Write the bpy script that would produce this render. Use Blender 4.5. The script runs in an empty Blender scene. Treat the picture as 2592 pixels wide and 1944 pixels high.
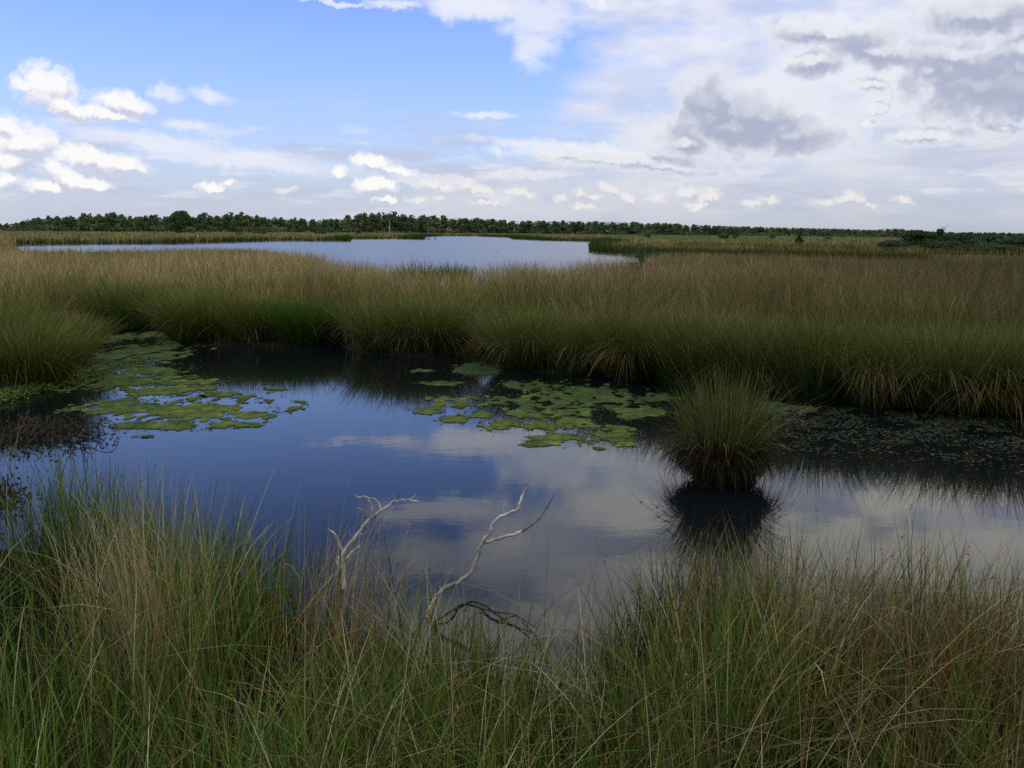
import bpy, math, random
import numpy as np
from mathutils import Matrix, Vector

# ------------------------------------------------------------------ camera
scene = bpy.context.scene
col = scene.collection
EYE = 2.0
PITCH, ROLL, FPX = math.radians(8.75), math.radians(0.48), 2520.0
cam_data = bpy.data.cameras.new("camera")
cam_data.sensor_width = 36.0
cam_data.lens = FPX / 2592.0 * 36.0
cam_data.clip_start, cam_data.clip_end = 0.05, 9000.0
cam = bpy.data.objects.new("camera", cam_data)
col.objects.link(cam)
CAM_ROT = Matrix.Rotation(math.pi / 2 - PITCH, 3, 'X') @ Matrix.Rotation(ROLL, 3, 'Z')
cam.matrix_world = Matrix.Translation((0, 0, EYE)) @ CAM_ROT.to_4x4()
scene.camera = cam
scene.render.engine = 'CYCLES'
scene.view_settings.view_transform = 'Standard'
scene.view_settings.look = 'None'
scene.view_settings.gamma = 1.0
scene.view_settings.exposure = 0.0
scene.view_settings.use_curve_mapping = False
scene.cycles.use_denoising = False
scene.cycles.sample_clamp_indirect = 2.0
scene.cycles.max_bounces = 6
scene.cycles.transparent_max_bounces = 4


def ray(px, py):
    """world direction through a point of the photograph (2592 x 1944)"""
    return (CAM_ROT @ Vector(((px - 1296) / FPX, -(py - 972) / FPX, -1.0))).normalized()


def at(px, py, z=0.0):
    """where that direction meets the horizontal plane at height z"""
    d = ray(px, py)
    t = (z - EYE) / d.z
    return Vector((d.x * t, d.y * t, z))


def azel(px, py):
    d = ray(px, py)
    return math.degrees(math.atan2(d.x, d.y)), abs(math.degrees(math.asin(d.z)))     # below the horizon: the direction mirrored in still water


def far(px, dist):
    """ground point in the direction of column px, dist metres away"""
    d = ray(px, 590)
    k = dist / math.hypot(d.x, d.y)
    return Vector((d.x * k, d.y * k, 0))


# ------------------------------------------------------------------ sky and sun
SUN_AZ, SUN_EL = math.radians(-105), math.radians(40)      # clockwise from +Y
SKY = 0.15
world = bpy.data.worlds.new("World")
scene.world = world
world.use_nodes = True
NT = world.node_tree
NT.nodes.clear()


class Nodes:
    def __init__(self, tree):
        self.t = tree

    def new(self, typ, **kw):
        n = self.t.nodes.new(typ)
        for k, v in kw.items():
            setattr(n, k, v)
        return n

    def put(self, sock, v):
        if isinstance(v, bpy.types.NodeSocket):
            self.t.links.new(v, sock)
        else:
            sock.default_value = v

    def m(self, op, a, b=None, c=None, clamp=False):
        n = self.new('ShaderNodeMath', operation=op, use_clamp=clamp)
        for s, v in zip(n.inputs, (a, b, c)):
            if v is not None:
                self.put(s, v)
        return n.outputs[0]

    def vm(self, op, a, b=None):
        n = self.new('ShaderNodeVectorMath', operation=op)
        self.put(n.inputs[0], a)
        if b is not None:
            self.put(n.inputs[3] if op == 'SCALE' else n.inputs[1], b)
        return n.outputs[1] if op in ('LENGTH', 'DOT_PRODUCT') else n.outputs[0]

    def step(self, x, a, b, lo=0.0, hi=1.0):
        n = self.new('ShaderNodeMapRange', interpolation_type='SMOOTHSTEP')
        self.put(n.inputs[0], x)
        for i, v in enumerate((a, b, lo, hi)):
            self.put(n.inputs[1 + i], v)
        return n.outputs[0]

    def xyz(self, x, y, z=0.0):
        n = self.new('ShaderNodeCombineXYZ')
        for s, v in zip(n.inputs, (x, y, z)):
            self.put(s, v)
        return n.outputs[0]

    def noise(self, vec, scale, detail=5.0, rough=0.55, dim='3D', color=False):
        n = self.new('ShaderNodeTexNoise', noise_dimensions=dim)
        self.put(n.inputs['Vector'], vec)
        n.inputs['Scale'].default_value = scale
        n.inputs['Detail'].default_value = detail
        n.inputs['Roughness'].default_value = rough
        return n.outputs[1 if color else 0]

    def mix(self, f, a, b):
        n = self.new('ShaderNodeMix', data_type='RGBA')
        self.put(n.inputs[0], f)
        self.put(n.inputs[6], a if isinstance(a, bpy.types.NodeSocket) else (*a, 1.0))
        self.put(n.inputs[7], b if isinstance(b, bpy.types.NodeSocket) else (*b, 1.0))
        return n.outputs[2]


W = Nodes(NT)
D = W.new('ShaderNodeTexCoord').outputs['Generated']
D = W.vm('NORMALIZE', D)
sep = W.new('ShaderNodeSeparateXYZ')
W.put(sep.inputs[0], D)
AZ = W.m('MULTIPLY', W.m('ARCTAN2', sep.outputs[0], sep.outputs[1]), 57.29578)
EL = W.m('MULTIPLY', W.m('ARCSINE', sep.outputs[2]), 57.29578)
P = W.xyz(AZ, EL)
warp1 = W.vm('SUBTRACT', W.noise(P, 0.6, 2, 0.5, '2D', True), (0.5, 0.5, 0.5))
warp2 = W.vm('SUBTRACT', W.noise(P, 2.6, 3, 0.6, '2D', True), (0.5, 0.5, 0.5))
PW = W.vm('ADD', W.vm('ADD', P, W.vm('MULTIPLY', warp1, (1.3, 0.55, 0))), W.vm('SCALE', warp2, 0.42))
DEG = 57.29578 / FPX


def blobs(vec, items, grow=1.0):
    """union of soft ellipses (1 at the centre, 0 at the rim) placed by direction in the sky"""
    out = None
    for cx, cy, rx, ry, rot in items:
        a, e = azel(cx, cy)
        n = W.new('ShaderNodeMapping', vector_type='TEXTURE')
        v = vec
        if out is not None:      # evaluated one after the other: all at once they overflow the shader's stack
            k = W.new('ShaderNodeVectorMath', operation='MULTIPLY_ADD')
            W.put(k.inputs[0], out); k.inputs[1].default_value = (1e-7, 1e-7, 1e-7); W.put(k.inputs[2], vec)
            v = k.outputs[0]
        W.put(n.inputs[0], v)
        n.inputs[1].default_value = (a, e, 0)
        n.inputs[2].default_value = (0, 0, math.radians(-rot if cy < 590 else rot))
        n.inputs[3].default_value = (rx * DEG * grow, ry * DEG * grow, 1)
        v = W.m('SUBTRACT', 1.0, W.vm('LENGTH', n.outputs[0]))
        out = v if out is None else W.m('SMOOTH_MAX', out, v, 0.25)
    return out


CUMULUS = [(118, 215, 80, 62, 0), (150, 262, 95, 42, 30), (215, 284, 100, 22, 8), (310, 262, 95, 34, 10),
           (245, 285, 150, 18, 6),
           (20, 325, 75, 36, 10), (60, 360, 110, 40, 0), (225, 405, 125, 40, 12), (285, 412, 110, 30, 8), (165, 445, 90, 42, 30),
           (220, 465, 70, 28, 0), (25, 405, 40, 30, 0), (10, 455, 40, 36, 0), (120, 472, 60, 18, 0),
           (950, 412, 75, 24, 5), (866, 436, 38, 22, 0), (945, 466, 72, 36, 5), (975, 502, 40, 11, 0), (985, 432, 100, 14, 4),
           (545, 474, 50, 18, 0), (592, 462, 26, 10, 0)]
HORIZON_CUMULUS = [(1085, 468, 45, 16, 0), (1130, 478, 30, 14, 0), (1185, 466, 34, 20, 0), (1215, 482, 28, 18, 10), (1300, 486, 30, 12, 0), (1335, 494, 28, 11, 0), (1110, 500, 22, 9, 0),
                   (1415, 505, 34, 12, 0), (1482, 492, 26, 20, 0), (1510, 505, 22, 12, 0), (1548, 476, 30, 18, 32), (1590, 500, 36, 20, 32), (1660, 505, 28, 12, 0), (1745, 482, 42, 22, 0), (1795, 500, 42, 28, 5),
                   (1770, 520, 60, 16, 0), (1905, 515, 30, 11, 0), (1950, 508, 34, 15, 0), (2105, 510, 34, 11, 0), (2150, 502, 40, 18, -5), (2195, 515, 26, 9, 0), (2285, 504, 34, 10, 10),
                   (1060, 505, 40, 9, 0), (725, 480, 36, 9, 0), (1240, 515, 60, 8, 0), (1480, 525, 60, 8, 0)]
GREY = [(1855, 330, 200, 80, 4), (1985, 345, 200, 58, 2), (1800, 268, 100, 90, 30), (1935, 300, 130, 70, 20), (1740, 365, 100, 34, 0),
        (2470, 225, 210, 100, 8), (2600, 225, 180, 100, 0), (2420, 150, 170, 50, 10), (2600, 130, 150, 60, 0), (2350, 180, 60, 40, 20),
        (2100, 85, 170, 40, 5), (2230, 135, 170, 48, 12), (2060, 160, 100, 40, 0), (2210, 212, 55, 20, 8), (2225, 270, 40, 16, 0), (2200, 310, 30, 14, 0),
        (1560, 400, 290, 20, 3), (1340, 440, 150, 14, -2), (1700, 425, 200, 18, 5), (2360, 345, 100, 22, 0), (2550, 320, 60, 16, 0),
        (2500, 40, 200, 60, 0), (1100, 455, 130, 14, 0)]
HIGH = [(425, 237, 44, 24, 0), (530, 240, 70, 20, 5), (485, 323, 62, 18, 0), (1200, 15, 190, 42, 5), (1360, 35, 120, 80, 0), (1352, 115, 70, 66, 20), (1300, 15, 160, 50, 0), (1400, 366, 280, 16, 3), (620, 402, 330, 34, 5),
        (400, 360, 260, 30, 6), (180, 304, 60, 8, 0), (1000, 12, 110, 12, 0), (860, 10, 140, 6, 3),
        (1220, 290, 90, 14, 0)]


def billow(vec, scale, detail=3):
    """heaped, cauliflower-like pattern, 0..1"""
    n = W.new('ShaderNodeTexVoronoi', voronoi_dimensions='2D', feature='SMOOTH_F1', normalize=True)
    W.put(n.inputs['Vector'], vec)
    n.inputs['Scale'].default_value = scale
    n.inputs['Detail'].default_value = detail
    n.inputs['Roughness'].default_value = 0.55
    n.inputs['Lacunarity'].default_value = 2.1
    n.inputs['Smoothness'].default_value = 0.35
    return W.step(n.outputs[0], 0.62, 0.12)


MIRRORED = [(2125, 1350, 120, 50, -35), (2260, 1265, 150, 60, -25), (2060, 1420, 90, 36, -30), (2420, 1240, 160, 60, -10), (2000, 1380, 60, 30, -20),
            (1175, 1115, 130, 40, 0), (1120, 1290, 250, 40, -4), (1420, 1180, 190, 70, -5), (1560, 1290, 200, 60, 0), (2450, 1400, 240, 80, -10)]


def shaded(items, vec, nscale, amp, up, bk=0.45, bl_light=0.35, k=1.0):
    """opacity and light of a bank of heaped clouds"""
    n0 = W.noise(vec, nscale, 4, 0.55, '2D')
    bl = billow(W.vm('MULTIPLY', vec, (1.0, 1.25, 1)), nscale * 1.1)
    f = blobs(vec, items, k)
    g = blobs(W.vm('ADD', vec, up), items, k)
    tex = W.m('ADD', W.m('MULTIPLY', W.m('SUBTRACT', n0, 0.5), amp), W.m('MULTIPLY', W.m('SUBTRACT', bl, 0.5), amp * bk))
    return W.m('ADD', f, tex), W.m('ADD', W.m('SUBTRACT', f, g), W.m('MULTIPLY', W.m('SUBTRACT', bl, 0.45), bl_light))


# clear air
nish = W.new('ShaderNodeTexSky', sky_type='NISHITA', sun_disc=False, sun_elevation=SUN_EL, sun_rotation=SUN_AZ,
             altitude=0.0, air_density=1.0, dust_density=0.6, ozone_density=1.0)
air = W.vm('SCALE', nish.outputs[0], SKY)
air = W.vm('MULTIPLY', air, (0.745, 0.90, 1.44))
air = W.vm('SCALE', air, W.step(EL, 9.0, 24.0, 1.0, 0.52))
# thin layer towards the horizon
hz = W.m('POWER', 2.718, W.m('MULTIPLY', W.m('MAXIMUM', EL, 0.0), -0.30))
c = W.mix(W.m('MULTIPLY', hz, 0.75), air, (0.56, 0.655, 0.80))
# broad sheet of altocumulus on the right
PS = W.vm('MULTIPLY', D, (1.0, 1.0, 3.2))
nA = W.noise(PS, 5.0, 4, 0.55)
nB = W.noise(W.vm('ADD', PS, (3.1, 7.7, 1.3)), 9.0, 5, 0.56)
nC = W.noise(W.vm('ADD', PS, (9.1, 2.7, 4.3)), 2.6, 4, 0.55)
edge = W.m('SUBTRACT', 5.2, W.m('MULTIPLY', W.m('POWER', 2.718, W.m('MULTIPLY', EL, -0.32)), 22.0))
hi_el = W.step(EL, 13.5, 20.0, 0.0, 9.0)
edge = W.m('SUBTRACT', edge, hi_el)
sd = W.m('ADD', W.m('SUBTRACT', AZ, edge), W.m('MULTIPLY', W.m('SUBTRACT', nA, 0.5), 34.0))
sheet = W.m('MULTIPLY', W.step(sd, -2.0, 6.0), W.step(AZ, 120, 170, 1.0, 0.0))
scol = W.mix(W.step(nB, 0.35, 0.62), (0.64, 0.69, 0.86), (0.88, 0.88, 0.95))
c = W.mix(W.m('MULTIPLY', sheet, W.step(nB, 0.2, 0.6, 0.62, 0.93)), c, scol)
hz2 = W.m('POWER', 2.718, W.m('MULTIPLY', W.m('MAXIMUM', EL, 0.0), -0.26))
c = W.mix(W.m('MULTIPLY', hz2, 0.85), c, W.mix(W.step(AZ, -15, 25), (0.56, 0.585, 0.69), (0.44, 0.485, 0.55)))
# streaks low over the horizon
nS = W.noise(W.vm('MULTIPLY', P, (0.10, 0.85, 1)), 1.0, 5, 0.58, '2D')
nT = W.noise(W.vm('MULTIPLY', P, (0.22, 1.1, 1)), 1.3, 5, 0.6, '2D')
lowband = W.m('MULTIPLY', W.step(EL, 0.6, 2.2), W.step(EL, 7.5, 4.0))
c = W.mix(W.m('MULTIPLY', W.m('MULTIPLY', lowband, W.step(nS, 0.47, 0.66)), 0.55), c, (0.52, 0.55, 0.69))
c = W.mix(W.m('MULTIPLY', W.m('MULTIPLY', lowband, W.step(nT, 0.53, 0.72)), 0.6), c, (0.83, 0.82, 0.86))
# heavier cloud high up on the right (seen mirrored in the pond)
upper = W.m('MULTIPLY', W.step(EL, 13.5, 18.0), W.step(W.m('ADD', W.m('MULTIPLY', AZ, 0.012), nC), 0.36, 0.56))
ucol = W.mix(W.step(nB, 0.34, 0.56), (0.66, 0.66, 0.66), (1.25, 1.22, 1.12))
c = W.mix(W.m('MULTIPLY', upper, 0.85), c, ucol)
# bright cloud higher up that the pond mirrors
dM = W.m('MULTIPLY_ADD', W.m('SUBTRACT', W.noise(P, 0.7, 4, 0.55, '2D'), 0.5), 1.1, blobs(PW, MIRRORED))
c = W.mix(W.m('MULTIPLY', W.step(dM, -0.1, 0.6), W.step(AZ, 2.0, 17.0, 0.5, 0.95)), c, (1.14, 1.11, 1.03))
# high thin white
dH = W.m('MULTIPLY_ADD', W.m('SUBTRACT', W.noise(W.vm('MULTIPLY', P, (0.5, 1.2, 1)), 1.1, 5, 0.55, '2D'), 0.5), 0.9, blobs(PW, HIGH))
c = W.mix(W.m('MULTIPLY', W.step(dH, -0.1, 0.75), 0.82), c, (0.84, 0.86, 0.95))
# grey heaps with bright rims
dG, lG = shaded(GREY, PW, 0.8, 0.95, (-0.15, 0.55, 0), 0.2, 0.12)
gcol = W.mix(W.step(dG, 0.0, 0.8), (0.84, 0.85, 0.91), (0.41, 0.45, 0.585))
gcol = W.mix(W.m('MULTIPLY', W.step(lG, 0.08, 0.60), 0.8), gcol, (0.93, 0.93, 0.95))
c = W.mix(W.m('MULTIPLY', W.step(dG, -0.25, 0.45), W.step(EL, 2.0, 5.0, 0.55, 0.92)), c, gcol)
# sunlit cumulus
for items, sc_, amp, hi, lo, op, so, sw in ((CUMULUS, 1.1, 0.75, (1.0, 0.985, 0.965), (0.62, 0.62, 0.75), 0.94, -0.14, 0.66),
                                    (HORIZON_CUMULUS, 2.6, 0.9, (0.90, 0.865, 0.83), (0.52, 0.54, 0.66), 0.8, -0.15, 0.85)):
    dA, lA = shaded(items, PW, sc_, amp, (-0.15, 0.42, 0), k=0.86)
    acol = W.mix(W.step(lA, -0.36, 0.24), lo, hi)
    c = W.mix(W.m('MULTIPLY', W.step(dA, so, sw), op), c, acol)
bg = W.new('ShaderNodeBackground')
W.put(bg.inputs[0], W.vm('SCALE', c, 1.0 / SKY))
bg.inputs[1].default_value = SKY
out = W.new('ShaderNodeOutputWorld')
NT.links.new(bg.outputs[0], out.inputs[0])
world.cycles.sampling_method = 'MANUAL'
world.cycles.sample_map_resolution = 1024

sun_data = bpy.data.lights.new("sun", 'SUN')
sun_data.energy = 1.4
sun_data.angle = math.radians(12)
sun_data.color = (1.0, 0.93, 0.82)
sun = bpy.data.objects.new("sun", sun_data)
col.objects.link(sun)
sdir = Vector((math.sin(SUN_AZ) * math.cos(SUN_EL), math.cos(SUN_AZ) * math.cos(SUN_EL), math.sin(SUN_EL)))
sun.rotation_euler = sdir.to_track_quat('Z', 'Y').to_euler()

# ------------------------------------------------------------------ helpers
rng = np.random.default_rng(7)
random.seed(7)


def tag(o, label=None, cat=None, group=None, kind=None):
    if label: o["label"] = label
    if cat: o["category"] = cat
    if group: o["group"] = group
    if kind: o["kind"] = kind
    return o


def empty(name, loc, label, cat, group=None, rz=0.0):
    o = bpy.data.objects.new(name, None)
    o.location = loc
    o.rotation_euler = (0, 0, rz)
    o.empty_display_size = 0.2
    col.objects.link(o)
    return tag(o, label, cat, group)


def mesh_np(name, verts, faces, colors=None, mat=None, parent=None, smooth=False):
    """faces: list of (k, n) index arrays with n corners each"""
    me = bpy.data.meshes.new(name)
    verts = np.asarray(verts, dtype=np.float32)
    me.vertices.add(len(verts))
    me.vertices.foreach_set("co", verts.ravel())
    loops, starts, pos = [], [], 0
    for f in faces:
        f = np.asarray(f, dtype=np.int32)
        if not len(f):
            continue
        k, n = f.shape
        loops.append(f.ravel())
        starts.append(pos + np.arange(k, dtype=np.int32) * n)
        pos += k * n
    loops = np.concatenate(loops); starts = np.concatenate(starts)
    me.loops.add(len(loops))
    me.loops.foreach_set("vertex_index", loops)
    me.polygons.add(len(starts))
    me.polygons.foreach_set("loop_start", starts)
    if smooth:
        me.polygons.foreach_set("use_smooth", np.ones(len(starts), dtype=bool))
    if colors is not None:
        a = me.color_attributes.new("Col", 'FLOAT_COLOR', 'POINT')
        c4 = np.ones((len(verts), 4), dtype=np.float32)
        c4[:, :3] = colors
        a.data.foreach_set("color", c4.ravel())
    me.update(calc_edges=True)
    if mat: me.materials.append(mat)
    o = bpy.data.objects.new(name, me)
    col.objects.link(o)
    if parent is not None:
        o.parent = parent
    return o


def vnoise(x, y, seed=0):
    """smooth value noise in 0..1"""
    xi, yi = np.floor(x).astype(np.int64), np.floor(y).astype(np.int64)
    fx, fy = x - xi, y - yi
    fx, fy = fx * fx * (3 - 2 * fx), fy * fy * (3 - 2 * fy)

    def h(a, b):
        n = (a * 374761393 + b * 668265263 + seed * 974634777) & 0xFFFFFFFF
        n = ((n ^ (n >> 13)) * 1274126177) & 0xFFFFFFFF
        return ((n ^ (n >> 16)) & 0xFFFF) / 65535.0
    return (h(xi, yi) * (1 - fx) + h(xi + 1, yi) * fx) * (1 - fy) + (h(xi, yi + 1) * (1 - fx) + h(xi + 1, yi + 1) * fx) * fy


def fbm(x, y, seed=0, o=4):
    s, a, t = 0, 0.5, 0
    for i in range(o):
        s = s + a * vnoise(x * 2 ** i, y * 2 ** i, seed + i); t += a; a *= 0.5
    return s / t


def inside(px, py, poly):
    r = np.zeros(px.shape, bool)
    n = len(poly)
    for i in range(n):
        x0, y0 = poly[i]; x1, y1 = poly[(i + 1) % n]
        if y0 == y1: continue
        c_ = ((y0 > py) != (y1 > py)) & (px < (x1 - x0) * (py - y0) / (y1 - y0) + x0)
        r ^= c_
    return r


def edgedist(px, py, poly):
    d = np.full(px.shape, 1e9)
    n = len(poly)
    for i in range(n):
        a = np.array(poly[i]); b = np.array(poly[(i + 1) % n])
        ab = b - a
        L = max(ab @ ab, 1e-9)
        t = np.clip(((px - a[0]) * ab[0] + (py - a[1]) * ab[1]) / L, 0, 1)
        d = np.minimum(d, np.hypot(px - a[0] - t * ab[0], py - a[1] - t * ab[1]))
    return d


def W2(px, py, z=0.0):
    v = at(px, py, z)
    return (v.x, v.y)


# shorelines, walked round in order
POND = [W2(-700, 1330), W2(-300, 1370), W2(0, 1400), W2(250, 1440), W2(450, 1500), W2(700, 1550), W2(950, 1620), W2(1150, 1710), W2(1300, 1790),
        W2(1440, 1800), W2(1530, 1730), W2(1700, 1650), W2(1950, 1640), W2(2200, 1690), W2(2592, 1740), W2(3100, 1760), W2(3600, 1500), W2(3900, 1230), W2(3300, 1110),
        W2(2592, 1062), W2(2350, 1042), W2(2200, 1032), W2(2050, 1018), W2(1950, 1000), W2(1800, 985), W2(1700, 975), W2(1550, 957), W2(1400, 947), W2(1300, 935), W2(1262, 912),
        W2(1275, 880), W2(1220, 872), W2(1180, 900), W2(1050, 905), W2(900, 893), W2(850, 872), W2(700, 880), W2(600, 880), W2(480, 872), W2(430, 855), W2(410, 838), W2(330, 832),
        W2(240, 838), W2(235, 880), W2(235, 935), W2(160, 975), W2(0, 1010), W2(0, 1150), W2(-150, 1190), W2(-300, 1200), W2(-700, 1260)]
ZC = 0.78
LAKE = [W2(40, 622), W2(240, 619), W2(450, 618), W2(600, 614), W2(700, 611), W2(800, 611), W2(886, 611.5), W2(889, 606), W2(1000, 605.5), W2(1072, 606.5), W2(1077, 600), W2(1130, 598),
        W2(1200, 598.5), W2(1290, 602), W2(1297, 606), W2(1370, 609.5), W2(1480, 612), W2(1535, 614), W2(1510, 622), W2(1494, 630), W2(1494, 638), W2(1510, 641.5), W2(1560, 645), W2(1640, 652), W2(1720, 658),
        W2(1640, 652, ZC), W2(1600, 652, ZC), W2(1540, 662, ZC), W2(1450, 672, ZC), W2(1330, 675, ZC), W2(1250, 676, ZC), W2(1190, 679, ZC), W2(1135, 680, ZC), W2(1115, 692, ZC),
        W2(1095, 678, ZC), W2(1000, 672, ZC), W2(930, 666, ZC), W2(850, 661, .7), W2(800, 645, .6), W2(730, 632, .5), W2(680, 626, .46), W2(600, 622.5, .46), W2(480, 623.5, .46), W2(300, 627, .46), W2(200, 627, .46), W2(60, 625, .46)]


def wet(x, y):
    return inside(x, y, POND) | inside(x, y, LAKE)


def ground_z(x, y):
    x = np.asarray(x, float); y = np.asarray(y, float)
    d = np.minimum(edgedist(x, y, POND), edgedist(x, y, LAKE))
    s = np.where(wet(x, y), -d, d)
    return np.clip(s * 0.6, -0.7, 0.13) + np.where(s > 0.3, 0.05 * (fbm(x * 0.7, y * 0.7, 3) - 0.5), 0)


# ------------------------------------------------------------------ materials
def attr_mat(name, rough=0.65, trans=0.3, spec=0.10, noise_scale=None):
    m = bpy.data.materials.new(name)
    m.use_nodes = True
    g = Nodes(m.node_tree)
    m.node_tree.nodes.clear()
    a = g.new('ShaderNodeAttribute', attribute_name="Col").outputs[0]
    if noise_scale:
        tc = g.new('ShaderNodeTexCoord').outputs['Object']
        a = g.vm('SCALE', a, g.step(g.noise(tc, noise_scale, 4), 0.3, 0.7, 0.7, 1.3))
    p = g.new('ShaderNodeBsdfPrincipled')
    g.put(p.inputs['Base Color'], a)
    p.inputs['Roughness'].default_value = rough
    p.inputs['Specular IOR Level'].default_value = spec
    o = g.new('ShaderNodeOutputMaterial')
    if trans:
        t = g.new('ShaderNodeBsdfTranslucent')
        g.put(t.inputs[0], a)
        mx = g.new('ShaderNodeMixShader')
        mx.inputs[0].default_value = trans
        g.t.links.new(p.outputs[0], mx.inputs[1]); g.t.links.new(t.outputs[0], mx.inputs[2])
        g.t.links.new(mx.outputs[0], o.inputs[0])
    else:
        g.t.links.new(p.outputs[0], o.inputs[0])
    return m


M_BLADE = attr_mat("grass_blade")
M_LEAF = attr_mat("leaf", 0.7, 0.2, 0.15)
def vary_by_object(m, lo, hi):
    """each tree a little lighter, darker or yellower than the next"""
    g = Nodes(m.node_tree)
    a = next(n for n in m.node_tree.nodes if n.type == 'ATTRIBUTE')
    r = g.new('ShaderNodeObjectInfo').outputs['Random']
    f = g.vm('SCALE', a.outputs[0], g.step(r, 0, 1, lo, hi))
    r2 = g.m('FRACT', g.m('MULTIPLY', r, 7.31))
    f = g.vm('MULTIPLY', f, g.mix(r2, (0.85, 0.97, 1.1), (1.2, 1.05, 0.8)))
    for l in list(m.node_tree.links):
        if l.from_node == a and l.to_node != f.node and l.to_node.type.startswith('BSDF'):
            m.node_tree.links.new(f, l.to_socket)
    return m


M_TREE = vary_by_object(attr_mat("tree_leaf", 0.7, 0.25, 0.12), 0.82, 1.25)
M_MAT = attr_mat("algae", 0.9, 0.0, 0.06, 40.0)
M_PEAT = attr_mat("peat", 0.95, 0.0, 0.02, 20.0)
M_BARK = attr_mat("dead_wood", 0.75, 0.0, 0.2, 14.0)


def ground_mat():
    m = bpy.data.materials.new("peaty_ground")
    m.use_nodes = True
    g = Nodes(m.node_tree)
    p = m.node_tree.nodes['Principled BSDF']
    pos = g.new('ShaderNodeNewGeometry').outputs['Position']
    n1 = g.noise(pos, 1.7, 6, 0.65)
    n2 = g.noise(g.vm('MULTIPLY', pos, (0.03, 0.06, 1)), 1.0, 6, 0.6)
    peat = g.mix(g.step(n1, 0.35, 0.65), (0.005, 0.004, 0.003), (0.014, 0.013, 0.006))
    turf = g.mix(g.step(n2, 0.38, 0.62), (0.075, 0.085, 0.028), (0.15, 0.115, 0.055))
    s = g.new('ShaderNodeSeparateXYZ'); g.put(s.inputs[0], pos)
    c_ = g.mix(g.step(s.outputs[1], 40, 90), peat, turf)
    g.put(p.inputs['Base Color'], c_)
    p.inputs['Roughness'].default_value = 0.95
    p.inputs['Specular IOR Level'].default_value = 0.1
    b = g.new('ShaderNodeBump'); b.inputs['Strength'].default_value = 0.6; b.inputs['Distance'].default_value = 0.05
    g.put(b.inputs['Height'], n1)
    m.node_tree.links.new(b.outputs[0], p.inputs['Normal'])
    return m


def water_mat(name, ripple, dist, stretch, base, rough=0.03):
    m = bpy.data.materials.new(name)
    m.use_nodes = True
    g = Nodes(m.node_tree)
    p = m.node_tree.nodes['Principled BSDF']
    pos = g.new('ShaderNodeNewGeometry').outputs['Position']
    n = g.noise(g.vm('MULTIPLY', pos, stretch), 1.0, 4, 0.55)
    n2 = g.noise(g.vm('MULTIPLY', pos, (0.25, 0.35, 1)), 1.0, 3, 0.5)
    g.put(p.inputs['Base Color'], g.mix(n2, base, tuple(v * 0.6 for v in base)))
    p.inputs['Roughness'].default_value = rough
    p.inputs['IOR'].default_value = 1.333
    b = g.new('ShaderNodeBump'); b.inputs['Strength'].default_value = ripple; b.inputs['Distance'].default_value = dist
    g.put(b.inputs['Height'], n)
    m.node_tree.links.new(b.outputs[0], p.inputs['Normal'])
    return m


# ------------------------------------------------------------------ ground and water
def build_ground():
    r = np.concatenate([[0.02], np.geomspace(1.0, 60, 190), np.geomspace(60, 420, 130)[1:], np.geomspace(420, 8000, 40)[1:]])
    t = np.concatenate([np.linspace(-180, -42, 60)[:-1], np.linspace(-42, 42, 420), np.linspace(42, 180, 60)[1:-1]])
    t = np.radians(t)
    R, T = np.meshgrid(r, t, indexing='ij')
    x, y = R * np.sin(T), R * np.cos(T)
    z = ground_z(x, y)
    v = np.stack([x, y, z], -1).reshape(-1, 3)
    nr, nt = len(r), len(t)
    i = np.arange(nr - 1)[:, None] * nt; j = np.arange(nt)[None, :]; j1 = (j + 1) % nt
    f = np.stack([i + j, i + nt + j, i + nt + j1, i + j1], -1).reshape(-1, 4)
    tag(mesh_np("ground", v, [f[:, ::-1]], mat=ground_mat(), smooth=True), kind="structure")


build_ground()


def sheet_of(name, x0, x1, y0, y1, mat):
    v = [(x0, y0, 0), (x1, y0, 0), (x1, y1, 0), (x0, y1, 0)]
    tag(mesh_np(name, v, [[[0, 1, 2, 3]]], mat=mat), kind="structure")


sheet_of("pond_water", -60, 60, -3, 27, water_mat("still_water", 0.035, 0.02, (2.2, 3.6, 1), (0.006, 0.008, 0.010)))
sheet_of("lake_water", -260, 260, 27, 420, water_mat("rippled_water", 0.5, 0.30, (0.9, 0.5, 1), (0.012, 0.022, 0.030), 0.22))


# ------------------------------------------------------------------ blades
def C(*rgb):
    return np.array(rgb, dtype=np.float32)


GREEN, OLIVE, TAN, RUST, STRAW, DEEP, LIME = C(.072, .118, .016), C(.140, .140, .024), C(.34, .245, .105), C(.20, .098, .040), C(.54, .45, .28), C(.028, .050, .010), C(.070, .165, .022)


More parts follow.
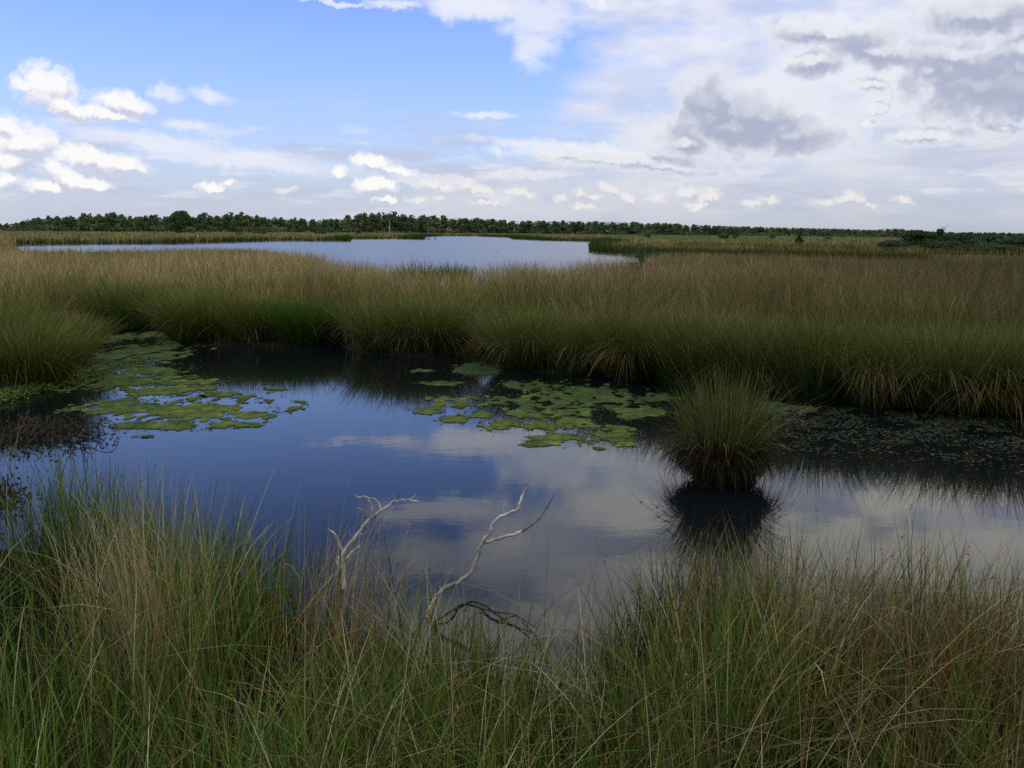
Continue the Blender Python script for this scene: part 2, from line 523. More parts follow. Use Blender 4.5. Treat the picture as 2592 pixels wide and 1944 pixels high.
def blades(root, H, width, az, lean, bend, droop, cb, ct, segs=4, cpow=1.0):
    """ribbons: root (n,3); lean and bend are sideways travel as a share of H; returns verts, faces, colours"""
    n = len(root)
    s = np.linspace(0, 1, segs + 1)[None, :]
    out_ = (lean[:, None] * s + bend[:, None] * s ** 2.4) * H[:, None]
    zz = H[:, None] * (s - droop[:, None] * s ** 3)
    ctr = np.stack([root[:, 0:1] + np.cos(az)[:, None] * out_, root[:, 1:2] + np.sin(az)[:, None] * out_, root[:, 2:3] + zz], -1)
    fa = rng.uniform(0, 2 * np.pi, n)
    side = np.stack([np.cos(fa), np.sin(fa), rng.normal(0, .15, n)], -1)[:, None, :]
    w = width[:, None] * (1 - 0.75 * s ** 1.5)
    L = ctr[:, :-1] - side * w[:, :-1, None] * .5
    R = ctr[:, :-1] + side * w[:, :-1, None] * .5
    V = np.concatenate([np.stack([L, R], 2).reshape(n, 2 * segs, 3), ctr[:, -1:]], 1)
    k = 2 * segs + 1
    cs = (s ** cpow)[:, :-1]
    cc = cb[:, None, :] * (1 - cs[..., None]) + ct[:, None, :] * cs[..., None]
    Cc = np.concatenate([np.repeat(cc, 2, axis=1), ct[:, None, :]], 1)
    base = np.arange(n)[:, None] * k
    q = np.concatenate([base + np.array([2 * i, 2 * i + 1, 2 * i + 3, 2 * i + 2]) for i in range(segs - 1)], 0) if segs > 1 else np.zeros((0, 4), int)
    t = base + np.array([2 * segs - 2, 2 * segs - 1, 2 * segs])
    return V.reshape(-1, 3), q, t, Cc.reshape(-1, 3)


class Pile:
    """collects ribbons and leaf faces into one mesh"""
    def __init__(self):
        self.v, self.q, self.t, self.c, self.n = [], [], [], [], 0

    def add(self, V, q, t, c_):
        self.v.append(V); self.q.append(q + self.n); self.t.append(t + self.n); self.c.append(c_); self.n += len(V)

    def blades(self, *a, **k):
        self.add(*blades(*a, **k))

    def leaves(self, ctr, size, colr, flat=0.0, aspect=1.6, face=None):
        """four-cornered leaves at random tilt"""
        n = len(ctr)
        u = rng.normal(0, 1, (n, 3)); u[:, 2] *= (1 - flat); u /= np.linalg.norm(u, axis=1)[:, None]
        w_ = rng.normal(0, 1, (n, 3)); w_ -= (w_ * u).sum(1)[:, None] * u; w_[:, 2] *= (1 - flat); w_ /= np.linalg.norm(w_, axis=1)[:, None]
        if face is not None:      # leaf planes turned roughly outward
            nn = face / np.maximum(np.linalg.norm(face, axis=1), 1e-6)[:, None] + rng.normal(0, .35, (n, 3))
            nn /= np.linalg.norm(nn, axis=1)[:, None]
            u -= (u * nn).sum(1)[:, None] * nn; u /= np.linalg.norm(u, axis=1)[:, None]
            w_ = np.cross(nn, u)
        a = u * size[:, None] * .5; b = w_ * size[:, None] * .5 / aspect
        V = np.stack([ctr - a, ctr - b * .9 + a * .1, ctr + a, ctr + b + a * .1], 1).reshape(-1, 3)
        q = np.arange(n)[:, None] * 4 + np.arange(4)
        self.add(V, q, np.zeros((0, 3), int), np.repeat(colr, 4, axis=0))

    def build(self, name, mat, parent=None, kind=None):
        o = mesh_np(name, np.concatenate(self.v), [np.concatenate(self.q), np.concatenate(self.t)], np.concatenate(self.c), mat, parent)
        if kind: o["kind"] = kind
        return o


def tube_into(pile, pts, rad, colr, sides=6):
    pts = np.asarray(pts, float); n = len(pts)
    tng = np.gradient(pts, axis=0); tng /= np.linalg.norm(tng, axis=1)[:, None]
    ref = np.array([0.3, 0.1, 1.0]) if abs(tng[0, 2]) < .9 else np.array([1.0, 0.2, 0.0])
    a = np.cross(tng, ref); a /= np.linalg.norm(a, axis=1)[:, None]
    b = np.cross(tng, a)
    th = np.linspace(0, 2 * np.pi, sides, endpoint=False)
    V = pts[:, None, :] + (a[:, None, :] * np.cos(th)[None, :, None] + b[:, None, :] * np.sin(th)[None, :, None]) * np.asarray(rad)[:, None, None]
    V = np.concatenate([V.reshape(-1, 3), pts[:1], pts[-1:]], 0)
    i = np.arange(n - 1)[:, None] * sides; j = np.arange(sides)[None, :]; j1 = (j + 1) % sides
    q = np.stack([i + j, i + j1, i + sides + j1, i + sides + j], -1).reshape(-1, 4)
    jj = np.arange(sides); jn = (jj + 1) % sides
    t = np.concatenate([np.stack([jn, jj, np.full(sides, n * sides)], -1),
                        np.stack([(n - 1) * sides + jj, (n - 1) * sides + jn, np.full(sides, n * sides + 1)], -1)], 0)
    cc = np.asarray(colr, float)
    cc = np.broadcast_to(cc, (n, 3)) if cc.ndim == 1 else cc
    pile.add(V, q, t, np.concatenate([np.repeat(cc, sides, axis=0), cc[:1], cc[-1:]], 0))


def smooth_path(pts, rad, k=4, jitter=0.0):
    """catmull-rom through pts with radii"""
    p = np.asarray(pts, float); r = np.asarray(rad, float)
    p = np.concatenate([2 * p[:1] - p[1:2], p, 2 * p[-1:] - p[-2:-1]]); rr = []
    o = []
    for i in range(1, len(p) - 2):
        for s in np.linspace(0, 1, k, endpoint=False):
            a, b, c_, d = p[i - 1], p[i], p[i + 1], p[i + 2]
            o.append(.5 * (2 * b + (c_ - a) * s + (2 * a - 5 * b + 4 * c_ - d) * s * s + (3 * b - a - 3 * c_ + d) * s ** 3))
            rr.append(r[i - 1] * (1 - s) + r[i] * s)
    o.append(p[-2]); rr.append(r[-1])
    o = np.array(o)
    if jitter: o[1:-1] += rng.normal(0, jitter, o[1:-1].shape)
    return o, np.array(rr)


def pick(n, cols, wts):
    i = rng.choice(len(cols), n, p=np.array(wts) / sum(wts))
    c_ = np.array(cols)[i]
    return (c_ * rng.lognormal(0, .22, (n, 1)) * rng.normal(1, .07, (n, 3))).clip(.004, .8)


# ------------------------------------------------------------------ tussocks as things
def tussock(name, x, y, h, r, n, label, cat="tussock", group=None, cols=None, tips=None, thatch=0, tl=1.0, w=.005, spread=.55, stalks=0, mound_h=.12, z=None, mr=None):
    gz = 0.0 if z is None else z
    root = empty(name, (x, y, gz), label, cat, group)
    # mound
    nr, na = 5, 18
    V = [(0, 0, mound_h)]
    for i in range(1, nr + 1):
        for a in range(na):
            rr = (mr or r * .92) * i / nr * (1 + .18 * math.sin(3 * a * 2 * math.pi / na + h * 9) * i / nr)
            V.append((rr * math.cos(2 * math.pi * a / na), rr * math.sin(2 * math.pi * a / na), mound_h * (1 - (i / nr) ** 2) - (0.12 if i == nr else 0)))
    q = [[1 + (i - 1) * na + a, 1 + i * na + a, 1 + i * na + (a + 1) % na, 1 + (i - 1) * na + (a + 1) % na] for i in range(1, nr) for a in range(na)]
    t = [[0, 1 + a, 1 + (a + 1) % na] for a in range(na)]
    mesh_np("root_mound", V, [q, t], np.tile(C(.010, .008, .005), (len(V), 1)), M_PEAT, root, True)
    pl = Pile()
    a = rng.uniform(0, 2 * np.pi, n); rad = np.sqrt(rng.uniform(0, 1, n)) * r
    rt = np.stack([np.cos(a) * rad, np.sin(a) * rad, mound_h * (1 - (rad / r) ** 2) - .03], -1)
    H = h * rng.normal(.86, .13, n).clip(.4, 1.15)
    az = a + rng.normal(0, .5, n)
    ln = spread * (rad / r) * rng.uniform(.4, 1.1, n)
    bd = rng.gamma(1.3, .13, n)
    cols = cols or ([GREEN, OLIVE, DEEP], [4, 3, 2]); tips = tips or ([OLIVE, TAN, GREEN, RUST], [3, 2.2, 2, .5])
    pl.blades(rt, H, rng.uniform(.7, 1.4, n) * w, az, ln, bd, (bd * .5).clip(0, .35), pick(n, *cols), pick(n, *tips), segs=4)
    pl.build("blades", M_BLADE, root, "stuff")
    if thatch:
        pl = Pile(); n2 = thatch
        a = rng.uniform(0, 2 * np.pi, n2)
        if n2 > 200:
            nb = 7
            ba = rng.uniform(-2.9, -.3, nb); bh = rng.uniform(.12, .42, nb); bi = rng.integers(0, nb, n2)
            a = ba[bi] + rng.normal(0, .16, n2)
            rt = np.stack([np.cos(a) * r * .75, np.sin(a) * r * .75, (bh[bi] + rng.normal(0, .035, n2)) * h], -1)
            a = a + rng.normal(.35, .35, nb)[bi]
        else:
            rt = np.stack([np.cos(a) * r * .8, np.sin(a) * r * .8, rng.uniform(.1, .32, n2) * h + mound_h * .4], -1)
        L = h * rng.uniform(.3, .62, n2) * tl
        pl.blades(rt, L, rng.uniform(.8, 1.5, n2) * w, a + rng.normal(0, .3, n2), rng.uniform(.7, 1.9, n2), rng.uniform(.1, .7, n2), rng.uniform(.7, 1.6, n2),
                  pick(n2, [TAN * .7, RUST * .7, STRAW * .4, OLIVE * .7], [3, 2, 1, 2]), pick(n2, [TAN * .8, STRAW * .5, RUST * .8, OLIVE], [3, 1, 2, 2]), segs=4)
        pl.build("dead_thatch", M_BLADE, root, "stuff")
    for k in range(stalks):
        pl = Pile()
        a = random.uniform(0, 2 * math.pi); L = h * random.uniform(.5, 1.0)
        pts = [(math.cos(a) * r * .5, math.sin(a) * r * .5, .3 * h)]
        for s in (.35, .7, 1):
            pts.append((math.cos(a) * (r * .5 + L * s * .8), math.sin(a) * (r * .5 + L * s * .8), .3 * h + L * (.55 * s - .62 * s * s)))
        pts, rr = smooth_path(pts, [.0022, .002, .0018, .0012])
        pts[:, 2] = np.maximum(pts[:, 2], .012)
        tube_into(pl, pts, rr, C(.05, .045, .025), 4)
        e = pts[-3]
        pl.leaves(e + rng.normal(0, .007, (14, 3)), np.full(14, .014), np.tile(C(.03, .018, .01), (14, 1)))
        pl.build("seed_stalk", M_BLADE, root)
    return root


def w3(px, py, z=0.0):
    v = at(px, py, z)
    return v.x, v.y


x, y = w3(1824, 1215)
LT = tussock("rush_tussock", x, y, .90, .22, 1050, "lone rush tussock standing by itself in the open water of the pond", "tussock", thatch=70, tl=.5, w=.0055,
        spread=.21, stalks=22, cols=([GREEN * .6, OLIVE * .5, DEEP * .8], [4, 2, 5]), tips=([OLIVE * .8, TAN * .7, GREEN * .9, STRAW * .6], [3, 1.2, 4, .4]), mound_h=.12, mr=.30)

pl = Pile(); n = 2400
a = rng.uniform(0, 2 * np.pi, n); rr = rng.uniform(.05, .34, n)
pl.blades(np.stack([np.cos(a) * rr, np.sin(a) * rr, .20 * (1 - (rr / .40) ** 2) + rng.uniform(.0, .09, n)], -1), rng.uniform(.14, .36, n), rng.uniform(.004, .008, n), a + rng.normal(0, .9, n),
          rng.uniform(.3, .9, n), rng.uniform(.0, .4, n), rng.uniform(.9, 1.7, n), pick(n, [C(.010, .007, .005), C(.03, .016, .009), RUST * .3], [6, 2, 1]), pick(n, [C(.012, .009, .006), RUST * .3, TAN * .22], [6, 2, 1]))
pl.build("black_thatch", M_BLADE, LT, "stuff")

pl = Pile(); n = 620
a = rng.uniform(0, 2 * np.pi, n); rr = rng.uniform(.16, .31, n)
pl.blades(np.stack([np.cos(a) * rr, np.sin(a) * rr, rng.uniform(.0, .10, n)], -1), rng.uniform(.22, .52, n), rng.uniform(.004, .007, n), a + rng.normal(0, .6, n), rng.uniform(.25, .8, n), rng.uniform(.1, .6, n), rng.uniform(.1, 1.0, n),
          pick(n, [DEEP * .6, C(.015, .012, .006), OLIVE * .35], [3, 2, 1]), pick(n, [DEEP, GREEN * .6, OLIVE * .5, TAN * .35], [3, 2, 2, 1]), segs=5)
pl.build("outer_blades", M_BLADE, LT, "stuff")
# long strays bending off the lone tussock, most of them to the right
pl = Pile(); n = 210
a = rng.normal(.2, 1.5, n)
pl.blades(np.stack([np.cos(a) * .15, np.sin(a) * .15, np.full(n, .1)], -1), rng.uniform(.4, .85, n), rng.uniform(.004, .006, n), a, rng.uniform(.2, .75, n), rng.uniform(.1, .6, n), rng.uniform(.0, .6, n),
          pick(n, [DEEP, OLIVE * .6], [2, 1]), pick(n, [OLIVE * .8, TAN * .7, STRAW * .5], [3, 2, 1]), segs=6)
pl.build("stray_blades", M_BLADE, LT, "stuff")

BANK = [  # px, py of the foot, height, radius, blades, thatch, label, palette
    (50, 985, .96, .56, 3600, 260, "big tussock at the left edge beside the mossy bank and algae", 0),
    (-80, 960, 1.1, .7, 2600, 120, "tall tussock cut by the left frame edge behind the mossy bank", 0),
    (150, 930, .80, .40, 1900, 160, "leaning tussock right of the big left one at the algae channel mouth", 0),
    (300, 835, .95, .6, 2000, 60, "green tussock at the head of the algae channel on the left", 1),
    (500, 868, .95, .75, 3000, 260, "broad tussock on the far bank right of the algae channel", 0),
    (625, 872, .95, .7, 2600, 200, "tan topped tussock between the broad left one and the lime clump", 0),
    (745, 874, .72, .5, 2600, 40, "low lime green clump of fresh grass on the far bank", 2),
    (880, 872, .95, .7, 2800, 200, "dark tussock on the far bank just right of the lime green clump", 3),
    (985, 895, .95, .62, 2600, 260, "shaggy tussock jutting out over the water left of the small dark inlet", 0),
    (1095, 898, .92, .6, 2800, 420, "tussock with drooping straw skirt at the left lip of the small inlet", 0),
    (1225, 868, .9, .55, 1800, 60, "shaded tussock at the back of the small dark inlet", 3),
    (1345, 935, .95, .66, 3000, 420, "rounded tussock at the right lip of the small inlet", 0),
    (1480, 948, .95, .62, 2800, 420, "tussock on the far bank behind the cracked algae mats", 0),
    (1620, 965, .98, .62, 2800, 480, "tussock straight behind the lone rush tussock", 3),
    (1770, 980, .98, .62, 2800, 480, "tussock on the bank just behind the lone one, to its right", 0),
    (1920, 996, 1.0, .62, 2800, 520, "tussock with pale fallen straw on the right hand bank", 0),
    (2080, 1020, 1.0, .6, 2800, 560, "overhanging tussock where the right bank bends towards us", 3),
    (2250, 1034, 1.0, .6, 2800, 560, "tussock with long straw trailing to the dark water at right", 0),
    (2420, 1046, 1.02, .6, 2800, 560, "fan shaped straw tussock near the right end of the bank", 0),
    (2590, 1060, 1.05, .6, 2800, 480, "dark tussock at the right frame edge above the scum", 3)]
PAL = [(([GREEN * .8, DEEP, OLIVE * .7], [4, 4, 1.5]), ([GREEN * 1.15, OLIVE, TAN, RUST], [4, 2.4, 1.3, .3])),
       (([GREEN, LIME * .8, DEEP], [4, 3, 1]), ([OLIVE, GREEN, TAN], [3, 3, 1])),
       (([LIME * .62, GREEN * .8], [3, 3]), ([LIME * .75, GREEN], [3, 2])),
       (([DEEP * .8, DEEP, GREEN * .7], [4, 3, 2]), ([GREEN, OLIVE * .8, TAN * .8], [4, 3, .9]))]
for px, py, h, r, n, th, lab, pal in BANK:
    x, y = w3(px, py)
    r *= .72; y += r * .6; h *= random.uniform(.74, 1.08)
    tussock("grass_tussock", x, y, h, r, n, lab, "tussock", "tussocks along the pond bank", PAL[pal][0], PAL[pal][1], thatch=int(th * .55), tl=.85, w=.007, spread=.95, z=.05)


# ------------------------------------------------------------------ marsh grass (uncountable)
def field(name, r0, r1, half, n_tuft, per, h, w, segs, seed, spread=.4, clear=.35, rad=.42, falloff=1.0, stems=.25, lump=.0, tipcut=1.0):
    """tufts scattered between two distances, blades leaning out of each tuft"""
    u = rng.uniform(0, 1, n_tuft)
    r = (r0 ** (2 - falloff) + u * (r1 ** (2 - falloff) - r0 ** (2 - falloff))) ** (1 / (2 - falloff))
    t = np.radians(rng.uniform(-half, half, n_tuft))
    x, y = r * np.sin(t), r * np.cos(t)
    d = np.minimum(edgedist(x, y, POND), edgedist(x, y, LAKE))
    ok = ~wet(x, y) & (d > clear)
    x, y, r = x[ok], y[ok], r[ok]
    k = np.repeat(np.arange(len(x)), per)
    n = len(k)
    a = rng.uniform(0, 2 * np.pi, n); rr = np.sqrt(rng.uniform(0, 1, n)) * rad
    bx, by = x[k] + np.cos(a) * rr, y[k] + np.sin(a) * rr
    ok = ~wet(bx, by)
    k, a, rr, bx, by = k[ok], a[ok], rr[ok], bx[ok], by[ok]; n = len(k)
    lm = np.clip((fbm(x * .7, y * .7, seed + 60, 2) - .5) * 2.4 + .5, 0, 1)
    hv = ((.78 + .44 * fbm(x * .35, y * .35, seed)) * (1 + lump * (.62 * lm - .36)))[k] * rng.lognormal(0, .19, len(x))[k]
    near = np.clip((edgedist(x, y, POND) - .5) / 2.6, 0, 1)[k] if r0 < 20 else 1.0
    H = h * hv * rng.normal(.9, .15, n).clip(.4, 1.3) * (.42 + .58 * near)
    root = np.stack([bx, by, ground_z(bx, by) - .02], -1)
    tone = fbm(x * .16 + 5, y * .12, seed + 20)[k]          # tan or green tracts of vegetation
    tone2 = fbm(x * .05 + 9, y * .05, seed + 40)[k]
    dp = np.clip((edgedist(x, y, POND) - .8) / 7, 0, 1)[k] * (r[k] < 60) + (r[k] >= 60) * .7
    right = np.clip((x[k] / np.maximum(y[k], 1) + .12) / .6, 0, 1)  # cloud shade put into the blade colours, deepening to the right
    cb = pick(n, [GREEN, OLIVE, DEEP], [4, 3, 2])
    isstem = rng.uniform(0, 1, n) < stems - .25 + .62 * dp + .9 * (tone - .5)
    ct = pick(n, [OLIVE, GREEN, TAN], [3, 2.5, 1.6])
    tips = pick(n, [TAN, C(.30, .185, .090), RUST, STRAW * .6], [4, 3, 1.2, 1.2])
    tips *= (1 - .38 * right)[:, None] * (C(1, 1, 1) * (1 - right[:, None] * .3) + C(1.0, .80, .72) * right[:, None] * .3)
    ct[isstem] = tips[isstem]
    H[isstem] *= 1.12
    H = np.minimum(H, h * 1.3)
    cb[isstem] = cb[isstem] * .6 + tips[isstem] * .3
    shade = (rng.lognormal(0, .33, (len(x), 1)) * rng.normal(1, .06, (len(x), 3)))[k] * (1 - .30 * right[:, None] + .45 * (1 - right[:, None]) * dp[:, None])  # random tuft tone with the painted cloud shade multiplied in
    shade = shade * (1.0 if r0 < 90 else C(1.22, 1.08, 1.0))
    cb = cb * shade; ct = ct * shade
    if r0 > 140:      # bright mown meadow on the right before the wood
        uu = x[k] / y[k]; md = (uu > .10) & (uu < .36) & (r[k] > 260) & (r[k] < 460)
        ct[md] = pick(int(md.sum()), [LIME * 1.3, GREEN * 1.5], [2, 1]); cb[md] = ct[md] * .8
    bd = rng.gamma(1.3, .14, n)
    pl = Pile()
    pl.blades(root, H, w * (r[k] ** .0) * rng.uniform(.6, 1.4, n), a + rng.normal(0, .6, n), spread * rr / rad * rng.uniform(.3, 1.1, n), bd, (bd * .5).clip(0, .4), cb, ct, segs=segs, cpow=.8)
    return tag(pl.build(name, M_BLADE), kind="stuff")


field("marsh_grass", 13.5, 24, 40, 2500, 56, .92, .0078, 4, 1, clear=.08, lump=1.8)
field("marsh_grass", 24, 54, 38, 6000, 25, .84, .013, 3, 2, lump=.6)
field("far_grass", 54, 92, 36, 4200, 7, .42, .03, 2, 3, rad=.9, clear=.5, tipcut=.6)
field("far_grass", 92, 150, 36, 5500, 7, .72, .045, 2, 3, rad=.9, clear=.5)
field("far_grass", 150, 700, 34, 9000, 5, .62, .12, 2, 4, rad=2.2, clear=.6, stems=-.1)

print("SECTION near")


# dark rushes fringing the lake
def fringe():
    pl = Pile()
    P_ = np.array(LAKE[:25])
    for i in range(len(P_) - 1):
        a, b = P_[i], P_[i + 1]
        L = np.hypot(*(b - a)); dist = np.hypot(*((a + b) / 2))
        n = int(min(4200, L * 9000 / dist ** 1.15)) + 30
        s = rng.uniform(0, 1, n)
        nrm = np.array([-(b - a)[1], (b - a)[0]]) / max(L, 1e-6)
        q = a + (b - a) * s[:, None] + nrm * rng.gamma(1.5, dist * .006, n)[:, None] * np.where(inside(np.array([((a + b) / 2 + nrm * .5)[0]]), np.array([((a + b) / 2 + nrm * .5)[1]]), LAKE), -1, 1)
        q += rng.normal(0, .15, q.shape)
        H = rng.normal(.95, .2, n).clip(.4, 1.5)
        ww = dist * .00045 * rng.uniform(.7, 1.4, n)
        rt = np.concatenate([q, np.full((n, 1), -.02)], 1)
        bd = rng.gamma(1.3, .12, n)
        pl.blades(rt, H, ww, rng.uniform(0, 6.28, n), rng.uniform(0, .3, n), bd, bd * .4, pick(n, [DEEP * .7, DEEP], [3, 2]), pick(n, [DEEP, GREEN * .7], [3, 2]), segs=2)
    for pts in ([(1640, 652), (1760, 650), (1900, 652), (2050, 656), (2200, 661), (2330, 664)], [(1690, 628), (1900, 632), (2200, 640)]):
        for (ax, ay), (bx, by) in zip(pts[:-1], pts[1:]):
            a, b = np.array(W2(ax, ay)), np.array(W2(bx, by)); n = 900
            q = a + (b - a) * rng.uniform(0, 1, n)[:, None] + rng.normal(0, 1.0, (n, 2))
            dist = np.hypot(*a); bd = rng.gamma(1.3, .12, n)
            pl.blades(np.concatenate([q, np.full((n, 1), .0)], 1), rng.normal(.72, .2, n).clip(.3, 1.1), dist * .0006 * rng.uniform(.7, 1.4, n), rng.uniform(0, 6.28, n), rng.uniform(0, .3, n), bd, bd * .4,
                      pick(n, [DEEP * .7, DEEP], [3, 2]), pick(n, [DEEP, GREEN * .7, OLIVE * .7], [3, 2, 1]), segs=2)
    tag(pl.build("shore_rushes", M_BLADE), kind="stuff")


fringe()
for px, py, lab in ((1070, 690, "pointed tuft of grass at the near lake edge, left of the gap"), (1150, 692, "small tuft of grass at the near lake edge, right of the gap")):
    v = at(px, py, .78 if px < 1100 else .7)
    tussock("grass_tussock", v.x, v.y, 1.12 if px < 1100 else 1.0, .55 if px < 1100 else .35, 700, lab, "tussock", "tufts at the near lake edge", PAL[0][0], PAL[0][1], w=.016, spread=.45, z=.05)


# ------------------------------------------------------------------ foreground
def near_land(x, y):
    return ~inside(x, y, POND)


def near_patch(n, xr, yr, hfun, wr, cb, ct, lean_dir=None, lean=(0, .25), bend=.14, segs=5, water_ok=0.0):
    x = rng.uniform(*xr, n); y = rng.uniform(*yr, n)
    ok = near_land(x, y) | ((edgedist(x, y, POND) < water_ok))
    cl = fbm(x * 2.2, y * 2.2, 11)
    uu = x / np.maximum(y, .5)
    ok &= rng.uniform(0, 1, n) < np.clip((cl - .33) * 3.6, .07, 1) * (1 - .6 * (y > 3.6) * np.exp(-((uu - .045) / .05) ** 2))
    x, y = x[ok], y[ok]; m = len(x)
    clump = np.clip((fbm(x * 1.5 + 3, y * 1.5, 77, 3) - .5) * 3 + .5, 0, 1)      # taller clumps, lower gaps between them darkened in the blade colour
    H = hfun(x, y) * rng.normal(.86, .16, m).clip(.35, 1.2) * (.78 + .34 * clump)
    gl = np.clip(.5 - x / np.maximum(y, .5) * 1.2, 0, 1)[:, None]      # fresher green towards the left
    tint = (.42 + .80 * clump[:, None]) * (C(.92, .90, .84) * (1 - gl) + C(.92, 1.14, .95) * gl)
    az = rng.uniform(0, 2 * np.pi, m) if lean_dir is None else rng.normal(lean_dir, .7, m)
    bd = rng.gamma(1.1, bend, m)
    return (np.stack([x, y, ground_z(x, y) - .03], -1), H, rng.uniform(*wr, m), az, rng.uniform(*lean, m), bd, (bd * .6).clip(0, .6), pick(m, *cb) * tint, pick(m, *ct) * tint), dict(segs=segs, cpow=1.2)


def top_height(x, y):
    """how tall the bank vegetation stands, by place along the shore"""
    u = x / np.maximum(y, .5)
    h = np.interp(u, [-.75, -.50, -.34, -.28, -.15, -.02, .05, .10, .16, .30, .45, .6], [.78, .79, .74, .62, .62, .58, .38, .52, .74, .72, .58, .54])
    return h


pl = Pile()
gpal = ([GREEN * .85, OLIVE * .7, DEEP * .8, LIME * .75], [3.6, 1.6, 4.6, 1.6]); tpal = ([GREEN * 1.25, OLIVE * 1.05, TAN, RUST], [4.2, 2.8, .9, .8])
a_, k_ = near_patch(34000, (-3.4, 3.4), (1.7, 5.6), top_height, (.0030, .0072), gpal, tpal)
pl.blades(*a_, **k_)
# broad fresh blades here and there
a_, k_ = near_patch(2600, (-3.2, 3.2), (1.9, 5.2), lambda x, y: .86 * top_height(x, y), (.007, .0115), ([GREEN, LIME * .7, DEEP], [3, 2, 2]), ([GREEN * 1.2, LIME * .8, OLIVE], [3, 2, 2]), lean=(0, .5), bend=.3, segs=6)
pl.blades(*a_, **k_)
# low dark undergrowth
a_, k_ = near_patch(26000, (-3.2, 3.2), (1.8, 5.4), lambda x, y: .42 * top_height(x, y), (.003, .006), ([DEEP, GREEN * .7, RUST * .5], [4, 3, 2]), ([GREEN, OLIVE * .7, TAN * .7], [3, 3, 1.4]), lean=(0, .6), bend=.4)
pl.blades(*a_, **k_)
tag(pl.build("bank_grass", M_BLADE), kind="stuff")

# dry straw stems crossing above the green
pl = Pile()
a_, k_ = near_patch(4600, (-3.2, 3.2), (1.9, 5.3), lambda x, y: 1.08 * top_height(x, y), (.0034, .0060), ([TAN, OLIVE, STRAW * .8], [3, 2, 2]), ([STRAW * 1.1, STRAW * .8, TAN, RUST], [3, 2, 2, .8]), lean=(0, .55), bend=.25, segs=6)
pl.blades(*a_, **k_)
# low criss-cross of bent stems in the middle
a_, k_ = near_patch(1500, (-.9, 2.2), (2.2, 4.2), lambda x, y: .62 + 0 * x, (.0025, .0045), ([TAN, OLIVE, RUST], [3, 2, 2]), ([STRAW, TAN, OLIVE], [2, 3, 2]), lean=(.3, 1.1), bend=.5, segs=7)
pl.blades(*a_, **k_)
# rushes carrying a brown flower tuft below the tip
a_, k_ = near_patch(1500, (-3.2, 3.2), (2.2, 5.3), lambda x, y: 1.02 * top_height(x, y), (.003, .0048), ([GREEN, DEEP, OLIVE], [3, 2, 1]), ([OLIVE, GREEN, TAN], [3, 2, 2]), lean=(0, .3), bend=.1, segs=5)
pl.blades(*a_, **k_)
rt, H_, _, az_, ln_, bd_, dr_ = a_[:7]
s_ = .84; o_ = (ln_ * s_ + bd_ * s_ ** 2.4) * H_
ht = np.stack([rt[:, 0] + np.cos(az_) * o_, rt[:, 1] + np.sin(az_) * o_, rt[:, 2] + H_ * (s_ - dr_ * s_ ** 3)], -1)
ht = np.repeat(ht, 6, axis=0) + rng.normal(0, 1, (len(ht) * 6, 3)) * np.array([.006, .006, .012])
pl.leaves(ht, rng.uniform(.006, .013, len(ht)), pick(len(ht), [RUST * .5, C(.05, .025, .012), RUST], [3, 2, 1]))
# sheaf of tall pale stems left of the middle, and the red-brown dry grass at the right end
for cx, cy, sx, sy, n, h, cb, ct, ld, ll in (
        (395, 1790, .15, .14, 420, 1.04, ([TAN, OLIVE], [3, 1]), ([STRAW * .8, TAN], [2, 3]), 2.6, (.0, .22)),
        (860, 1700, .14, .12, 230, .82, ([TAN, OLIVE], [3, 1]), ([STRAW * .7, TAN, RUST], [2, 3, 1]), .6, (.0, .25)),
        (2430, 1840, .35, .2, 900, .62, ([RUST * .5, OLIVE * .6], [3, 3]), ([RUST * .8, TAN * .7, OLIVE], [2, 3, 1]), 1.0, (0, .35)),
        (1950, 1740, .42, .12, 1100, .70, ([OLIVE * .7, GREEN * .7, RUST * .5], [3, 3, 1]), ([TAN * .8, STRAW * .6, OLIVE], [3, 1.5, 2]), .5, (.1, .5))):
    c0 = at(cx, cy, .1)
    xx = rng.normal(c0.x, sx, n); yy = rng.normal(c0.y, sy, n)
    bd = rng.gamma(1.1, .16, n)
    pl.blades(np.stack([xx, yy, np.full(n, .05)], -1), h * rng.normal(.85, .14, n).clip(.4, 1.15), rng.uniform(.002, .004, n), rng.normal(ld, .8, n), rng.uniform(*ll, n), bd, bd * .5,
              pick(n, *cb), pick(n, *ct), segs=5)
tag(pl.build("dry_grass", M_BLADE), kind="stuff")


